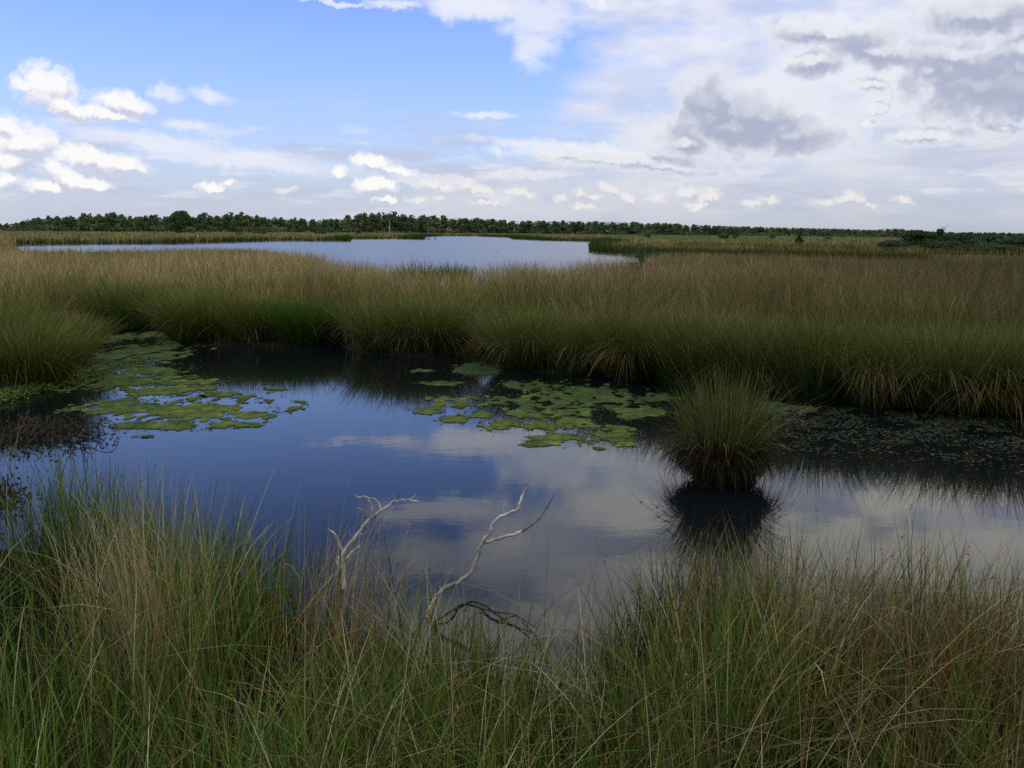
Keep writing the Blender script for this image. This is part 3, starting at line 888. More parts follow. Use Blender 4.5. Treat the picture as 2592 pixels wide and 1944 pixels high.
# ------------------------------------------------------------------ algae and scum on the pond
def marching(field_fn, x0, x1, y0, y1, step):
    """triangles of the region where field_fn > 0 on a grid, cut along the zero line"""
    xs = np.arange(x0, x1 + step, step); ys = np.arange(y0, y1 + step, step)
    X, Y = np.meshgrid(xs, ys)
    F = field_fn(X, Y)
    vid, V, T = {}, [], []

    def corner(i, j):
        k = (i, j)
        if k not in vid:
            vid[k] = len(V); V.append((xs[i], ys[j], F[j, i]))
        return vid[k]

    def cut(p, q):
        k = (p, q) if p < q else (q, p)
        if k not in vid:
            fp, fq = F[p[1], p[0]], F[q[1], q[0]]
            s = fp / (fp - fq)
            vid[k] = len(V); V.append((xs[p[0]] + (xs[q[0]] - xs[p[0]]) * s, ys[p[1]] + (ys[q[1]] - ys[p[1]]) * s, 0.0))
        return vid[k]
    B = F > 0
    act = B[:-1, :-1] | B[1:, :-1] | B[:-1, 1:] | B[1:, 1:]
    for j, i in np.argwhere(act):
        i, j = int(i), int(j)
        for tri in (((i, j), (i + 1, j), (i + 1, j + 1)), ((i, j), (i + 1, j + 1), (i, j + 1))):
            poly = []
            for a in range(3):
                p, q = tri[a], tri[(a + 1) % 3]
                if B[p[1], p[0]]: poly.append(corner(*p))
                if B[p[1], p[0]] != B[q[1], q[0]]: poly.append(cut(p, q))
            for k in range(1, len(poly) - 1):
                T.append((poly[0], poly[k], poly[k + 1]))
    return np.array(V), np.array(T)


ALG = C(.078, .114, .022)


def algae(cx, cy, rx, ry, label, dark=0.0, rough=1.0, z=.012, holes=.0, seed=0, step=.024):
    """floating mat covering an ellipse given by its outline in the photograph, laid out on the water"""
    c0 = at(cx, cy); l = at(cx - rx, cy); t_ = at(cx, cy - ry); b_ = at(cx, cy + ry)
    RX = abs(c0.x - l.x); RY = abs(t_.y - b_.y) / 2; my = (t_.y + b_.y) / 2

    def f(X, Y):
        d = np.hypot((X - c0.x) / RX, (Y - my) / RY)
        n1 = fbm(X * 3.2, Y * 2.0, 50 + seed, 4); n2 = fbm(X * 12, Y * 8, 90 + seed, 4)
        n3 = fbm(X * 7, Y * 3.2, 130 + seed, 3)
        return .84 - d + (n1 - .5) * 1.5 * rough + (n2 - .5) * 1.5 - (holes + .25) * np.clip((n3 - .52) * 6, 0, 1.6)
    V, T = marching(f, c0.x - RX * 1.45, c0.x + RX * 1.45, my - RY * 1.45, my + RY * 1.45, step)
    if len(T) == 0: return None
    lab_ = np.arange(len(V))
    while True:                      # connected pieces
        mn = lab_[T].min(1); new = lab_.copy()
        for q_ in range(3): np.minimum.at(new, T[:, q_], mn)
        new = new[new]
        if (new == lab_).all(): break
        lab_ = new
    ids, cnt = np.unique(lab_[T[:, 0]], return_counts=True)
    keep = lab_[T[:, 0]] == ids[cnt.argmax()]
    loose = T[~keep]
    if len(loose):
        FLECKS.append(np.concatenate([V[loose][:, :, :2], np.full((len(loose), 3, 1), .006)], 2).reshape(-1, 3))
    m_ = int(900 * (RX + RY))
    th_ = rng.uniform(0, 2 * np.pi, m_); rd_ = rng.uniform(.55, 1.3, m_)
    ex, ey = c0.x + np.cos(th_) * rd_ * RX, my + np.sin(th_) * rd_ * RY
    fe = f(ex, ey); ok_ = (fe > -.28) & (fe < .06) & inside(ex, ey, POND)
    EDGE.append(np.stack([ex, ey, np.full(m_, .005)], 1)[ok_])
    used = np.unique(T[keep]); remap = np.zeros(len(V), int); remap[used] = np.arange(len(used))
    V, T = V[used], remap[T[keep]]
    hgt = np.clip(V[:, 2], 0, .35)
    tn = fbm(V[:, 0] * 5, V[:, 1] * 4, 7 + seed); tf = fbm(V[:, 0] * 22, V[:, 1] * 18, 8 + seed, 2)
    co = ALG[None] * (.25 + 1.4 * tn[:, None]) * (.35 + 1.3 * tf[:, None])
    co = co + C(.06, .035, .004) * np.clip(fbm(V[:, 0] * 3, V[:, 1] * 7, 17 + seed) - .5, 0, 1)[:, None] * 2
    co = co * (1 - dark) + C(.020, .042, .022) * (.6 + .8 * tf[:, None]) * dark
    V2 = V.copy(); V2[:, 2] = z + hgt * .008 + .010 * (tf - .5) * np.clip(hgt * 8, 0, 1)
    V2[:, 2] = np.maximum(V2[:, 2], .004)
    V2[:, 2] = np.where(hgt <= 0, .004, V2[:, 2])
    V2 -= np.array([c0.x, my, 0])
    o = mesh_np("algae_mat", V2, [T], co, M_MAT, None, False)
    o.location = (c0.x, my, 0)
    return tag(o, label, "algae", "algae mats floating on the pond")


FLECKS, EDGE = [], []
MATS = [
    (500, 1040, 215, 42, "largest bright green algae mat in the left half of the pond", 0, .6),
    (315, 1030, 110, 20, "green algae tongue joining the left bank to the largest mat", .3, .8),
    (425, 1080, 105, 12, "long thin algae strip just below the largest mat", .15, .9),
    (330, 1078, 45, 10, "short dark algae scrap left of the long thin strip", .4, .9),
    (595, 1076, 60, 9, "narrow algae flap at the lower right of the largest mat", 0, .8),
    (430, 990, 130, 17, "algae mat above the largest one, split by a blue gap", .1, 1.0),
    (300, 968, 120, 30, "olive algae mat close to the left bank tussocks", .2, .9),
    (480, 965, 75, 12, "small algae mat below the far bank reflections at left", .1, 1.0),
    (400, 935, 85, 14, "dull algae patch in the mouth of the left channel", .45, 1.1),
    (320, 905, 130, 44, "dull green algae carpet filling the left channel", .5, .7),
    (330, 855, 80, 18, "algae carpet at the head of the left channel", .6, .9),
    (560, 998, 40, 7, "tiny algae island right of the split mat", .15, .9),
    (700, 985, 28, 4, "isolated thin green fleck in the middle of the blue water", .2, .7),
    (362, 1106, 24, 4, "isolated brownish fleck below the long thin strip", .6, .7),
    (1130, 1022, 95, 16, "leftmost mat of the right hand algae group", .1, .8),
    (1080, 1042, 40, 9, "small mat tucked under the leftmost of the right group", .1, .8),
    (1145, 1062, 38, 12, "round algae pad at the lower left of the right group", .05, .6),
    (1225, 1050, 55, 11, "algae pad between the round one and the long mat", .1, .8),
    (1270, 1076, 62, 15, "flat algae mat under the cloud gap in the right group", .05, .7),
    (1360, 1078, 45, 14, "algae pad touching the flat mat on its right", .05, .7),
    (1345, 1050, 60, 10, "thin algae mat in the middle of the right group", .2, .9),
    (1445, 1072, 75, 16, "bright algae mat above the lowest ragged one", .0, .7),
    (1430, 1112, 85, 18, "ragged algae mat lowest in the right group", .0, .9),
    (1350, 1125, 30, 7, "dark scrap at the lower left of the ragged mat", .3, .8),
    (1555, 1104, 66, 26, "oval algae island nearest the lone rush tussock", .1, .45),
    (1520, 1135, 18, 4, "tiny fleck under the oval algae island", .3, .6),
    (1240, 1005, 45, 10, "faint algae mat above the right group", .35, .9),
    (1330, 978, 78, 14, "dark green algae raft under the far bank with a crack below", .6, .5),
    (1350, 1018, 110, 22, "thin algae film left of the black crack", .5, 1.1),
    (1500, 1005, 150, 34, "wide algae field along the right bank above the black crack", .5, .6),
    (1440, 1045, 75, 13, "algae strip just under the black crack", .2, .8),
    (1610, 1045, 80, 18, "algae field hugging the left side of the lone tussock", .35, .8),
    (1660, 1008, 75, 12, "algae raft behind the lone tussock, left part", .55, .6),
    (1960, 1035, 120, 16, "dark algae raft behind the lone tussock, right part", .65, .6),
    (1065, 940, 32, 4, "pale thin fleck in the bank reflection", .5, .7),
    (1110, 970, 60, 6, "pale thin strip at the edge of the bank reflection", .5, .8),
    (1210, 935, 70, 16, "murky algae film in the small inlet mouth", .7, 1.2),
]
for i, (cx, cy, rx, ry, lab, dk, ro) in enumerate(MATS):
    algae(cx, cy, rx, ry, lab, dk, ro, seed=i * 3, z=.005 + .0009 * (i % 7), holes=.25 if rx > 70 else 0)

if FLECKS:
    fv = np.concatenate(FLECKS)
    fc = ALG[None] * (.3 + 1.2 * fbm(fv[:, 0] * 6, fv[:, 1] * 5, 3)[:, None])
    tag(mesh_np("algae_flecks", fv, [np.arange(len(fv)).reshape(-1, 3)], fc, M_MAT), kind="stuff")


pl = Pile(); ep = np.concatenate(EDGE)
pl.leaves(ep, rng.uniform(.008, .034, len(ep)), pick(len(ep), [ALG, ALG * .6, C(.03, .05, .02)], [3, 3, 2]), flat=.96, aspect=1.3)
tag(pl.build("loose_algae", M_LEAF), kind="stuff")


# moss on the left bank
def moss():
    pl = Pile(); n = 9000
    u = rng.uniform(0, 1, n)
    a, b = np.array(W2(-60, 1025)), np.array(W2(250, 945))
    q = a + (b - a) * u[:, None] + rng.normal(0, 1, (n, 2)) * np.array([.12, .28])
    z = .02 + .07 * rng.uniform(0, 1, n) ** 2
    pl.leaves(np.concatenate([q, z[:, None]], 1), rng.uniform(.02, .05, n), pick(n, [ALG * 1.1, LIME, OLIVE], [4, 2, 1]), flat=.5)
    tag(pl.build("bank_moss", M_LEAF), kind="stuff")


moss()


def scum():
    pl = Pile(); n = 46000
    px = rng.uniform(1500, 2800, n); py = rng.uniform(1000, 1230, n)
    dens = np.clip(1 - (py - (1050 + (px - 1950).clip(-200, 900) * .06)) / 120, 0, 1) ** 1.6 * np.clip((px - 1880) / 150, 0.04, 1)
    dens *= np.clip((fbm(px / 60, py / 9, 70) - .28) * 3, 0, 1)
    ok = rng.uniform(0, 1, n) < dens
    pts = np.array([W2(a, b) for a, b in zip(px[ok], py[ok])])
    px2 = rng.uniform(-100, 2600, 700); py2 = rng.uniform(960, 1500, 700)
    p2 = np.array([W2(a, b) for a, b in zip(px2, py2)])
    pts = np.concatenate([pts, p2]); pts = pts[inside(pts[:, 0], pts[:, 1], POND)]
    m = len(pts)
    sz = rng.uniform(.012, .045, m); sz[-len(p2):] = rng.uniform(.004, .014, len(p2))
    pl.leaves(np.concatenate([pts, np.full((m, 1), .004)], 1), sz, pick(m, [C(.045, .060, .030), C(.07, .09, .045), C(.06, .045, .028)], [4, 3, 1]), flat=.97, aspect=1.3)
    tag(pl.build("floating_scum", M_LEAF), kind="stuff")


scum()


# ------------------------------------------------------------------ dead wood
GREYWOOD = C(.50, .46, .405)


def limb(parent, name, pts, rad, colr, jit=.0012, sides=8, k=4):
    p, r = smooth_path(pts, np.asarray(rad) * (.86 if name in ("main_limb", "fork", "twig", "dark_tip", "bark_stub") else 1.0), k, jit)
    if name in ("main_limb", "fork") and len(p) > 8:      # swollen knots and slight kinks
        r = r * (1 + .28 * (rng.uniform(0, 1, len(r)) > .8)) * rng.uniform(.9, 1.08, len(r))
        p[1:-1] += rng.normal(0, .0028, p[1:-1].shape)
    pl = Pile()
    f = fbm(p[:, 0] * 9 + p[:, 2] * 7, p[:, 1] * 9 + p[:, 2] * 5, 5)
    tube_into(pl, p, r * (.88 + .3 * f), np.asarray(colr)[None] * (.35 + 1.15 * f[:, None]) * (1 - .45 * (rng.uniform(0, 1, (len(p), 1)) > .86)), sides)
    o = pl.build(name, M_BARK, parent)
    o.data.polygons.foreach_set("use_smooth", np.ones(len(o.data.polygons), bool))
    return o


def plane_pts(base, pts, lean=0.0):
    """points of the photograph set on an upright plane through base (optionally leaning away)"""
    o = []
    for px, py in pts:
        d = ray(px, py); c0 = Vector((0, 0, EYE))
        nrm = Vector((0, 1, -lean))
        t = (base - c0).dot(nrm) / d.dot(nrm)
        o.append(tuple(c0 + d * t - base))
    return o


def branch(label, base_px, limbs, lean):
    base = at(*base_px)
    root = empty("dead_branch", base, label, "branch", "bleached branches rising from the pond edge")
    for name, pts, rad, colr in limbs:
        limb(root, name, plane_pts(base, pts, lean), rad, colr)
    return root


R_ = .0155
branch("bleached dead branch at left with a claw of curled twigs at its tip", (868, 1490), [
    ("main_limb", [(872, 1495), (868, 1440), (866, 1400), (895, 1365), (930, 1320), (945, 1307), (985, 1278), (1010, 1266), (1035, 1265), (1062, 1271)], [.0125, .013, .0125, .0105, .009, .0085, .007, .0055, .0045, .002], GREYWOOD * 1.0),
    ("twig", [(868, 1400), (858, 1375), (848, 1352), (838, 1344), (829, 1338)], [.010, .008, .007, .005, .002], GREYWOOD),
    ("twig", [(872, 1420), (890, 1400), (905, 1388), (912, 1380)], [.009, .010, .009, .003], GREYWOOD * 1.1),
    ("twig", [(938, 1310), (942, 1292), (936, 1270), (925, 1257), (905, 1259), (900, 1252)], [.008, .007, .006, .005, .004, .002], GREYWOOD * .9),
    ("twig", [(962, 1297), (962, 1280), (953, 1266), (940, 1262), (926, 1258)], [.007, .006, .005, .004, .002], GREYWOOD * .9),
    ("twig", [(938, 1310), (920, 1293), (903, 1284)], [.006, .005, .002], GREYWOOD * .8),
    ("twig", [(920, 1293), (918, 1283), (917, 1272)], [.004, .003, .001], GREYWOOD * .8),
    ("twig", [(940, 1325), (955, 1331)], [.003, .001], GREYWOOD * .8),
    ("twig", [(1035, 1265), (1046, 1258), (1052, 1249)], [.003, .002, .001], GREYWOOD * .8),
    ("twig", [(895, 1365), (886, 1352), (884, 1340)], [.004, .003, .001], GREYWOOD * .7),
    ("twig", [(905, 1350), (920, 1352), (929, 1347)], [.004, .002, .001], GREYWOOD * .8),
    ("twig", [(997, 1270), (999, 1258), (991, 1251)], [.003, .003, .001], GREYWOOD * .8),
    ("bark_stub", [(862, 1440), (857, 1425), (858, 1408)], [.014, .014, .006], GREYWOOD * 1.0)], .1)
branch("longer bleached branch in the middle forking into two bare tips", (1082, 1560), [
    ("main_limb", [(1078, 1590), (1084, 1555), (1098, 1522), (1115, 1500), (1160, 1472), (1195, 1445), (1210, 1405), (1218, 1378), (1242, 1345)], [.013, .0135, .013, .0135, .012, .0115, .011, .0105, .0105], GREYWOOD * .62),
    ("fork", [(1222, 1373), (1242, 1345), (1247, 1325), (1278, 1302), (1313, 1289), (1317, 1265), (1330, 1235), (1342, 1212), (1339, 1205)], [.010, .0105, .0095, .009, .008, .007, .006, .004, .0015], GREYWOOD * .92),
    ("fork", [(1228, 1374), (1258, 1365), (1300, 1352), (1325, 1342)], [.009, .0085, .008, .007], GREYWOOD * .85),
    ("dark_tip", [(1322, 1344), (1345, 1328), (1362, 1315), (1375, 1297), (1392, 1272), (1403, 1252)], [.009, .008, .007, .006, .004, .002], GREYWOOD * .28),
    ("twig", [(1246, 1346), (1255, 1350), (1265, 1354)], [.003, .002, .001], GREYWOOD),
    ("twig", [(1278, 1302), (1274, 1288), (1280, 1278)], [.003, .002, .001], GREYWOOD * .8),
    ("twig", [(1313, 1289), (1309, 1279), (1311, 1272)], [.004, .003, .001], GREYWOOD * .8),
    ("twig", [(1195, 1445), (1212, 1440), (1220, 1432)], [.004, .003, .001], GREYWOOD * .6),
    ("twig", [(1118, 1498), (1112, 1480), (1117, 1468)], [.004, .003, .001], GREYWOOD * .6),
    ("twig", [(1368, 1305), (1374, 1299), (1380, 1302)], [.003, .002, .001], GREYWOOD * .3)], .25)
b0 = at(1140, 1560)
wr = empty("sunken_branch", b0, "black wet branch snaking along the water beside the longer bleached branch", "branch")
BK = C(.012, .009, .007)
flat = lambda pts, z: [(at(a, b).x - b0.x, at(a, b).y - b0.y, z + .012 * math.sin(i * 2.1)) for i, (a, b) in enumerate(pts)]
limb(wr, "main_limb", flat([(1100, 1580), (1140, 1560), (1165, 1535), (1208, 1530), (1250, 1562), (1290, 1580), (1330, 1600), (1355, 1625), (1375, 1660), (1395, 1700)], .012), [.005, .006, .006, .006, .0055, .005, .004, .0035, .003, .002], BK)
limb(wr, "twig", flat([(1215, 1545), (1260, 1560), (1305, 1558), (1330, 1578), (1360, 1600)], .012), [.004, .004, .003, .003, .002], BK)

# driftwood heap and twigs at the left
def heap(px, py, sx, sy, n, label):
    c0 = at(px, py)
    root = empty("twig_heap", c0, label, "dead twigs")
    for k in range(n):
        a = random.uniform(0, math.pi); L = random.uniform(.25, .7) * sx
        ox, oy = random.gauss(0, sx * .35), random.gauss(0, sy * .35)
        dx, dy = math.cos(a) * L / 2, math.sin(a) * L / 2 * .6
        z = random.uniform(.01, .11)
        limb(root, "twig", [(ox - dx, oy - dy, z * .3), (ox, oy, z), (ox + dx * .9, oy + dy, z + random.uniform(-.05, .1)), (ox + dx * 1.3, oy + dy * 1.2, max(.0, z - .1))],
             [.006, .006, .004, .002], C(.030, .022, .016) * random.uniform(.4, 2.4), .006, 5, 3)
    pl = Pile(); m = int(900 * sx)
    q = np.stack([rng.normal(0, sx * .38, m), rng.normal(0, sy * .38, m), rng.gamma(1.4, .045, m)], -1)
    pl.leaves(q, rng.uniform(.02, .05, m), pick(m, [C(.03, .018, .012), C(.06, .035, .02), C(.09, .06, .035), DEEP], [4, 3, 1, 2]))
    pl.build("dead_leaves", M_LEAF, root, "stuff")


heap(90, 1105, .80, .7, 60, "dark heap of dead twigs and leaves under the mossy left bank")
heap(10, 1265, .22, .2, 10, "small brown twig heap in the water at the left edge")
x, y = w3(190, 1100)
r0 = empty("twig_cluster", (x, y, 0), "thin black twigs standing in the water beside the dead heap", "dead twigs")
for k in range(11):
    ox, oy = random.gauss(0, .14), random.gauss(0, .1)
    limb(r0, "twig", [(ox, oy, -.05), (ox + random.gauss(0, .03), oy, .1), (ox + random.gauss(0, .05), oy, random.uniform(.18, .34))], [.004, .0035, .0015], C(.012, .010, .009), .006, 4, 3)


# ------------------------------------------------------------------ trees
def crown_pile(h, wd, n, size, cols, shape='round', low=.12, lobes=9):
    pl = Pile()
    ctr, sz, co, fc = [], [], [], []
    for k in range(lobes):
        s = random.random()
        zc = low * h + (1 - low) * h * (.12 + .78 * s)
        prof = {'round': math.sin(math.pi * (.18 + .72 * s)) ** .7, 'cone': 1.05 - .9 * s, 'tall': math.sin(math.pi * (.15 + .75 * s)) ** .5, 'pine': .35 + .65 * math.sin(math.pi * s) if s > .3 else .35}[shape]
        rr = wd * .5 * prof
        a = random.uniform(0, 6.28)
        c0 = np.array([math.cos(a) * rr * .55, math.sin(a) * rr * .55, zc])
        m = n // lobes
        d = rng.normal(0, 1, (m, 3)); d /= np.linalg.norm(d, axis=1)[:, None]
        d *= (rng.uniform(.35, 1, m) ** .5)[:, None]
        fc.append(d + np.array([0, 0, .25]))
        ctr.append(c0 + d * np.array([rr * .6 + .08 * wd, rr * .6 + .08 * wd, h * .13 * (1.2 if shape != 'pine' else .8)]))
        sz.append(size * rng.uniform(.6, 1.3, m))
        cl_ = pick(m, *cols); co.append((cl_ * .35 + cl_.mean(0) * .65) * random.uniform(.75, 1.3))
    ctr = np.concatenate(ctr); ctr[:, 2] = np.clip(ctr[:, 2], .05 * h * (low > .05), h)
    pl.leaves(ctr, np.concatenate(sz), np.concatenate(co), aspect=1.2, face=np.concatenate(fc))
    return pl


def trunk_into(h, r, colr, lean=0.02, limbs=3, top=.8):
    pl = Pile()
    p, rr = smooth_path([(0, 0, -.1), (lean * h, 0, h * top * .4), (lean * h * .4, lean * h, h * top)], [r, r * .7, r * .25], 3)
    tube_into(pl, p, rr, colr, 6)
    for k in range(limbs):
        a = random.uniform(0, 6.28); z0 = h * random.uniform(.3, .6); L = h * random.uniform(.15, .28)
        tube_into(pl, [(lean * h * .8, 0, z0), (math.cos(a) * L * .5, math.sin(a) * L * .5, z0 + L * .45), (math.cos(a) * L, math.sin(a) * L, z0 + L * .8)], [r * .4, r * .28, r * .1], colr, 4)
    return pl


WOODC = ([C(.090, .130, .048), C(.115, .150, .055), C(.072, .105, .045), C(.125, .150, .056)], [4, 3, 3, 1])
DARKC = ([C(.068, .104, .042), C(.086, .120, .046), C(.056, .085, .038)], [4, 2, 3])
protos = []
for k in range(9):
    shape = ['tall', 'round', 'pine', 'tall', 'round', 'pine', 'tall', 'round', 'cone'][k]
    cp = crown_pile(10, random.uniform(5, 7.5), 420, 1.25, WOODC if k % 3 else DARKC, shape, .16, 11).build("crown", M_TREE)
    tp = trunk_into(10, .16, C(.20, .18, .16) if k in (3, 6) else C(.06, .05, .04)).build("trunk", M_BARK)
    col.objects.unlink(cp); col.objects.unlink(tp)
    protos.append((cp, tp))


def plant_tree(loc, h, k, wscale, label, group, name="tree", cat="tree"):
    root = empty(name, loc, label, cat, group, random.uniform(0, 6.28))
    s = h / 10.0
    root.scale = (s * wscale, s * wscale, s)
    for src in protos[k]:
        c_ = src.copy()
        col.objects.link(c_); c_.parent = root
    return root


SIL_X = [-200, 0, 50, 100, 200, 300, 400, 500, 600, 660, 700, 800, 870, 905, 950, 1005, 1050, 1150, 1300, 1500, 1700, 1800, 2000, 2200, 2260, 2330, 2400, 2500, 2592, 2800]
SIL_Y = [575, 569, 562, 550, 545, 541, 547, 545, 542, 545, 552, 554, 551, 542, 540, 541, 547, 551, 557, 560, 565, 571, 576, 581, 578, 584, 588, 593, 598, 602]


def wood_dist(px):
    return float(np.interp(px, [-200, 0, 300, 900, 1300, 1900, 2300, 2800], [520, 470, 480, 600, 660, 640, 640, 680]))


STRETCH = [(150, "at the low left end of the far wood"), (520, "in the far wood around the tall lone tree"), (790, "in the far wood between the lone tree and the hump"),
           (1060, "on the hump of the far wood behind the pale dead trunk"), (1560, "in the far wood straight behind the lake"), (2180, "in the low far wood behind the green meadow"), (9999, "in the far wood behind the right hand thicket")]
KIND = ["slender dark tree", "rounded leafy tree", "flat topped pine", "pale stemmed tree", "broad dark crown", "open topped pine", "tall pale stemmed tree", "bushy round tree", "pointed dark tree"]
nw = 0
px = -150.0
while px < 2740:
    d0 = wood_dist(px)
    for row in range(2):
        d = d0 + row * 16 + random.uniform(-5, 5)
        pp = px + random.uniform(-8, 8)
        ytop = float(np.interp(pp, SIL_X, SIL_Y))
        v = far(pp, d)
        e = ray(pp, ytop)
        h = EYE + e.z / math.hypot(e.x, e.y) * d
        h *= (random.uniform(.84, 1.05) if row == 0 else random.uniform(.88, 1.14)) if pp < 1150 else random.uniform(.92, 1.03)
        kk = random.randrange(9)
        where = next(t for lim, t in STRETCH if pp < lim)
        plant_tree((v.x, v.y, 0), max(3.5, h), kk, random.uniform(.85, 1.15) * (1.25 if pp > 1150 else 1.0), KIND[kk] + " " + where, KIND[kk] + "s " + where, "pine_tree" if kk in (2, 5) else "tree")
        nw += 1
    px += 21
print("wood trees", nw)

# depth of the wood behind its edge, and bushes along its foot: one mass
pl = Pile()
for k in range(900):
    pp = random.uniform(-400, 3000); under = k < 420
    d = wood_dist(pp) + (random.uniform(-6, 10) if under else random.uniform(30, 90))
    v = far(pp, d)
    ytop = float(np.interp(pp, SIL_X, SIL_Y)); e = ray(pp, ytop)
    h = max(3, EYE + e.z / math.hypot(e.x, e.y) * d) * (random.uniform(.2, .45) if under else random.uniform(.74, .92) if pp < 1150 else random.uniform(.84, .97))
    m = 60 if under else 110
    q = rng.normal(0, 1, (m, 3)) * np.array([2.4, 2.4, h * .24]) + np.array([v.x, v.y, h * .55])
    ff = q - np.array([v.x, v.y, h * .4])
    q[:, 2] = np.clip(q[:, 2], .2, h)
    pl.leaves(q, rng.uniform(.8, 1.7, m), np.tile(pick(1, *(DARKC if k % 2 else WOODC)), (m, 1)), aspect=1.2, face=ff)
tag(pl.build("forest", M_LEAF), kind="stuff")


def lone(name, px, py_top, dist, wpx, label, cat, shape='round', n=2600, cols=WOODC, low=.06, leaf=None, group=None, lobes=14, z0=0.0, trunk=C(.06, .05, .04)):
    v = far(px, dist); e = ray(px, py_top)
    h = EYE + e.z / math.hypot(e.x, e.y) * dist
    wd = wpx / FPX * dist
    root = empty(name, (v.x, v.y, z0), label, cat, group)
    crown_pile(h, wd, n, leaf or max(.05, dist * .0011), cols, shape, low, lobes).build("crown", M_LEAF, root)
    trunk_into(h, h * .016, trunk, top=.85).build("trunk", M_BARK, root)
    return root


LIGHTC = ([C(.10, .14, .045), C(.12, .15, .05), C(.07, .11, .035)], [3, 2, 2])
lone("tree", 457, 531, 395, 42, "tall full tree standing alone in front of the left wood", "tree", 'tall', 7000, ([C(.045, .08, .025), C(.065, .10, .032)], [3, 2]), .02, leaf=.75, lobes=34)
lone("bush", 480, 570, 385, 30, "paler bush leaning against the tall lone tree", "bush", 'round', 900, LIGHTC, .0)
lone("bush", 655, 573, 380, 44, "rounded dark bush in front of the wood, left of centre", "bush", 'round', 1500, DARKC, .0)
lone("bush", 607, 588, 330, 20, "low small bush beside the rounded dark bush", "bush", 'round', 500, DARKC, .0)
lone("bush", 812, 574, 400, 34, "round bush at the foot of the wood above the left shore", "bush", 'round', 900, DARKC, .0)
lone("bush", 907, 577, 380, 18, "narrow bush left of the pale dead trunk", "bush", 'tall', 700, WOODC, .0)
lone("tree", 1118, 569, 420, 14, "slim light green tree at the wood edge behind the lake", "tree", 'tall', 600, LIGHTC, .0)
lone("bush", 385, 590, 330, 14, "tiny bush on the left grassland", "bush", 'round', 300, DARKC, .0)
lone("bush", 1640, 590, 330, 18, "small dark bush above the lake peninsula", "bush", 'round', 500, DARKC, .0)
lone("tree", 1832, 571, 300, 28, "dark narrow tree on the green meadow, right of the lake", "tree", 'tall', 1500, DARKC, .0)
lone("tree", 1862, 578, 320, 18, "shorter bush touching the dark narrow tree", "bush", 'round', 700, DARKC, .0)
lone("pine_tree", 2024, 590, 150, 25, "small conical pine alone in the right marsh", "tree", 'cone', 1500, ([C(.025, .055, .022), C(.04, .07, .03)], [2, 1]), .0)
lone("bush", 1955, 590, 300, 16, "faint bush between the narrow tree and the small pine", "bush", 'round', 400, WOODC, .0)
lone("bush", 2095, 598, 260, 22, "low bush right of the small conical pine", "bush", 'round', 500, LIGHTC, .0)
for px_, yt, d, w_, lab in ((2262, 612, 118, 60, "leftmost low bush of the right hand thicket"), (2330, 588, 124, 95, "tallest rounded bush in the right hand thicket"),
                            (2385, 585, 126, 40, "bush with a thin dead top in the right hand thicket"), (2440, 590, 122, 100, "wide bush in the middle of the right hand thicket"),
                            (2500, 600, 118, 90, "bush on the falling right slope of the thicket"), (2572, 604, 114, 95, "bush of the thicket cut by the right frame edge"),
                            (2400, 615, 108, 110, "low front bush of the thicket, left of the gap"), (2520, 618, 106, 120, "low front bush of the thicket near the frame edge"),
                            (2660, 606, 114, 100, "bush of the thicket hidden past the right frame edge")):
    lone("bush", px_, yt - 5, d, w_, lab, "bush", 'round', 3400, ([C(.030, .055, .018), C(.045, .072, .022), C(.022, .040, .015)], [3, 2, 2]), .0, leaf=.26, group="thicket on the right", lobes=16)
v = far(2388, 126); e = ray(2380, 574)
tw = empty("dead_treetop", (v.x, v.y, 0), "thin grey dead tree poking out of the right hand thicket", "dead tree")
hh = EYE + e.z / math.hypot(e.x, e.y) * 126
limb(tw, "trunk", [(0, 0, -.1), (.05, 0, hh * .5), (-.05, .05, hh)], [.06, .05, .02], C(.22, .20, .19))
for k in range(7):
    a = random.uniform(0, 6.28); z_ = hh * random.uniform(.7, .95)
    limb(tw, "twig", [(0, 0, z_), (math.cos(a) * .3, math.sin(a) * .3, z_ + .2), (math.cos(a) * .5, math.sin(a) * .5, z_ + .5)], [.025, .02, .01], C(.22, .20, .19), sides=5, k=2)
v = far(985, 400); e = ray(985, 557)
dt = empty("dead_tree", (v.x, v.y, 0), "pale bare dead trunk standing before the wood behind the lake", "dead tree")
hh = EYE + e.z / math.hypot(e.x, e.y) * 400
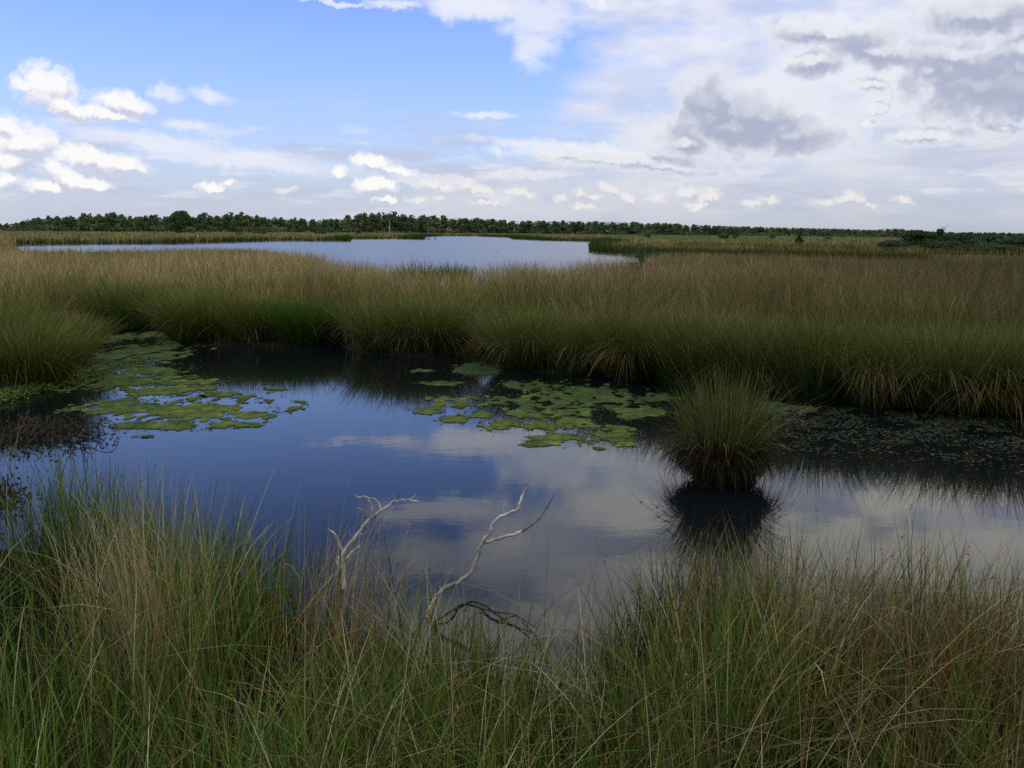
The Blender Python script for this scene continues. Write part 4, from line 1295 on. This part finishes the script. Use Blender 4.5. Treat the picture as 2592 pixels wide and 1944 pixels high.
limb(dt, "trunk", [(0, 0, -.1), (.1, 0, hh * .5), (0, 0, hh)], [.17, .15, .08], C(.34, .32, .30), .02)
limb(dt, "branch_stub", [(0, 0, hh * .6), (.5, 0, hh * .75), (.7, 0, hh * .85)], [.12, .08, .04], C(.34, .32, .30))

# birch sapling in the near field
v = far(1622, 31); e = ray(1622, 622)
hh = EYE + e.z / math.hypot(e.x, e.y) * 31
bs = empty("birch_sapling", (v.x, v.y, .1), "thin young birch sapling with airy leaves in the middle of the marsh grass", "sapling")
limb(bs, "stem", [(0, 0, 0), (.02, 0, hh * .5), (-.01, 0, hh - .1)], [.012, .009, .003], C(.10, .08, .06), sides=5)
pl = Pile()
lv = []
for k in range(16):
    z_ = random.uniform(.35, .98); rr = (.42 if z_ < .68 else .16) * random.uniform(.4, 1); a = random.uniform(0, 6.28)
    end = np.array([math.cos(a) * rr, math.sin(a) * rr, hh * z_ - .05])
    tube_into(pl, [(0, 0, hh * z_ - .2), end * [.5, .5, 1] - [0, 0, .06], end], [.005, .004, .002], C(.08, .06, .05), 4)
    lv.append(end * rng.uniform(.4, 1.1, (44, 1)) * np.array([1, 1, 0]) + np.array([0, 0, end[2]]) + rng.normal(0, .07, (44, 3)))
pl.build("twigs", M_BARK, bs)
pl = Pile(); lv = np.concatenate(lv)
lv = lv[lv[:, 2] < hh]
pl.leaves(lv, rng.uniform(.045, .075, len(lv)), pick(len(lv), [C(.05, .10, .03), C(.08, .13, .045)], [2, 1]))
pl.build("leaves", M_LEAF, bs, "stuff")

# water bird far out on the lake
v = at(1256, 637)
bd = empty("water_bird", v - Vector((0, 0, .04)), "tiny pale water bird floating in the middle of the lake", "bird")
pl = Pile()
p, r = smooth_path([(-.26, 0, .10), (-.15, 0, .09), (0, 0, .09), (.14, 0, .10), (.19, 0, .16), (.20, 0, .24), (.25, 0, .26), (.31, 0, .245)], [.01, .07, .11, .08, .04, .032, .045, .008], 4)
tube_into(pl, p, r, C(.5, .46, .42), 8)
pl.build("body", M_LEAF, bd)
bd.scale = (.62, .62, .62)
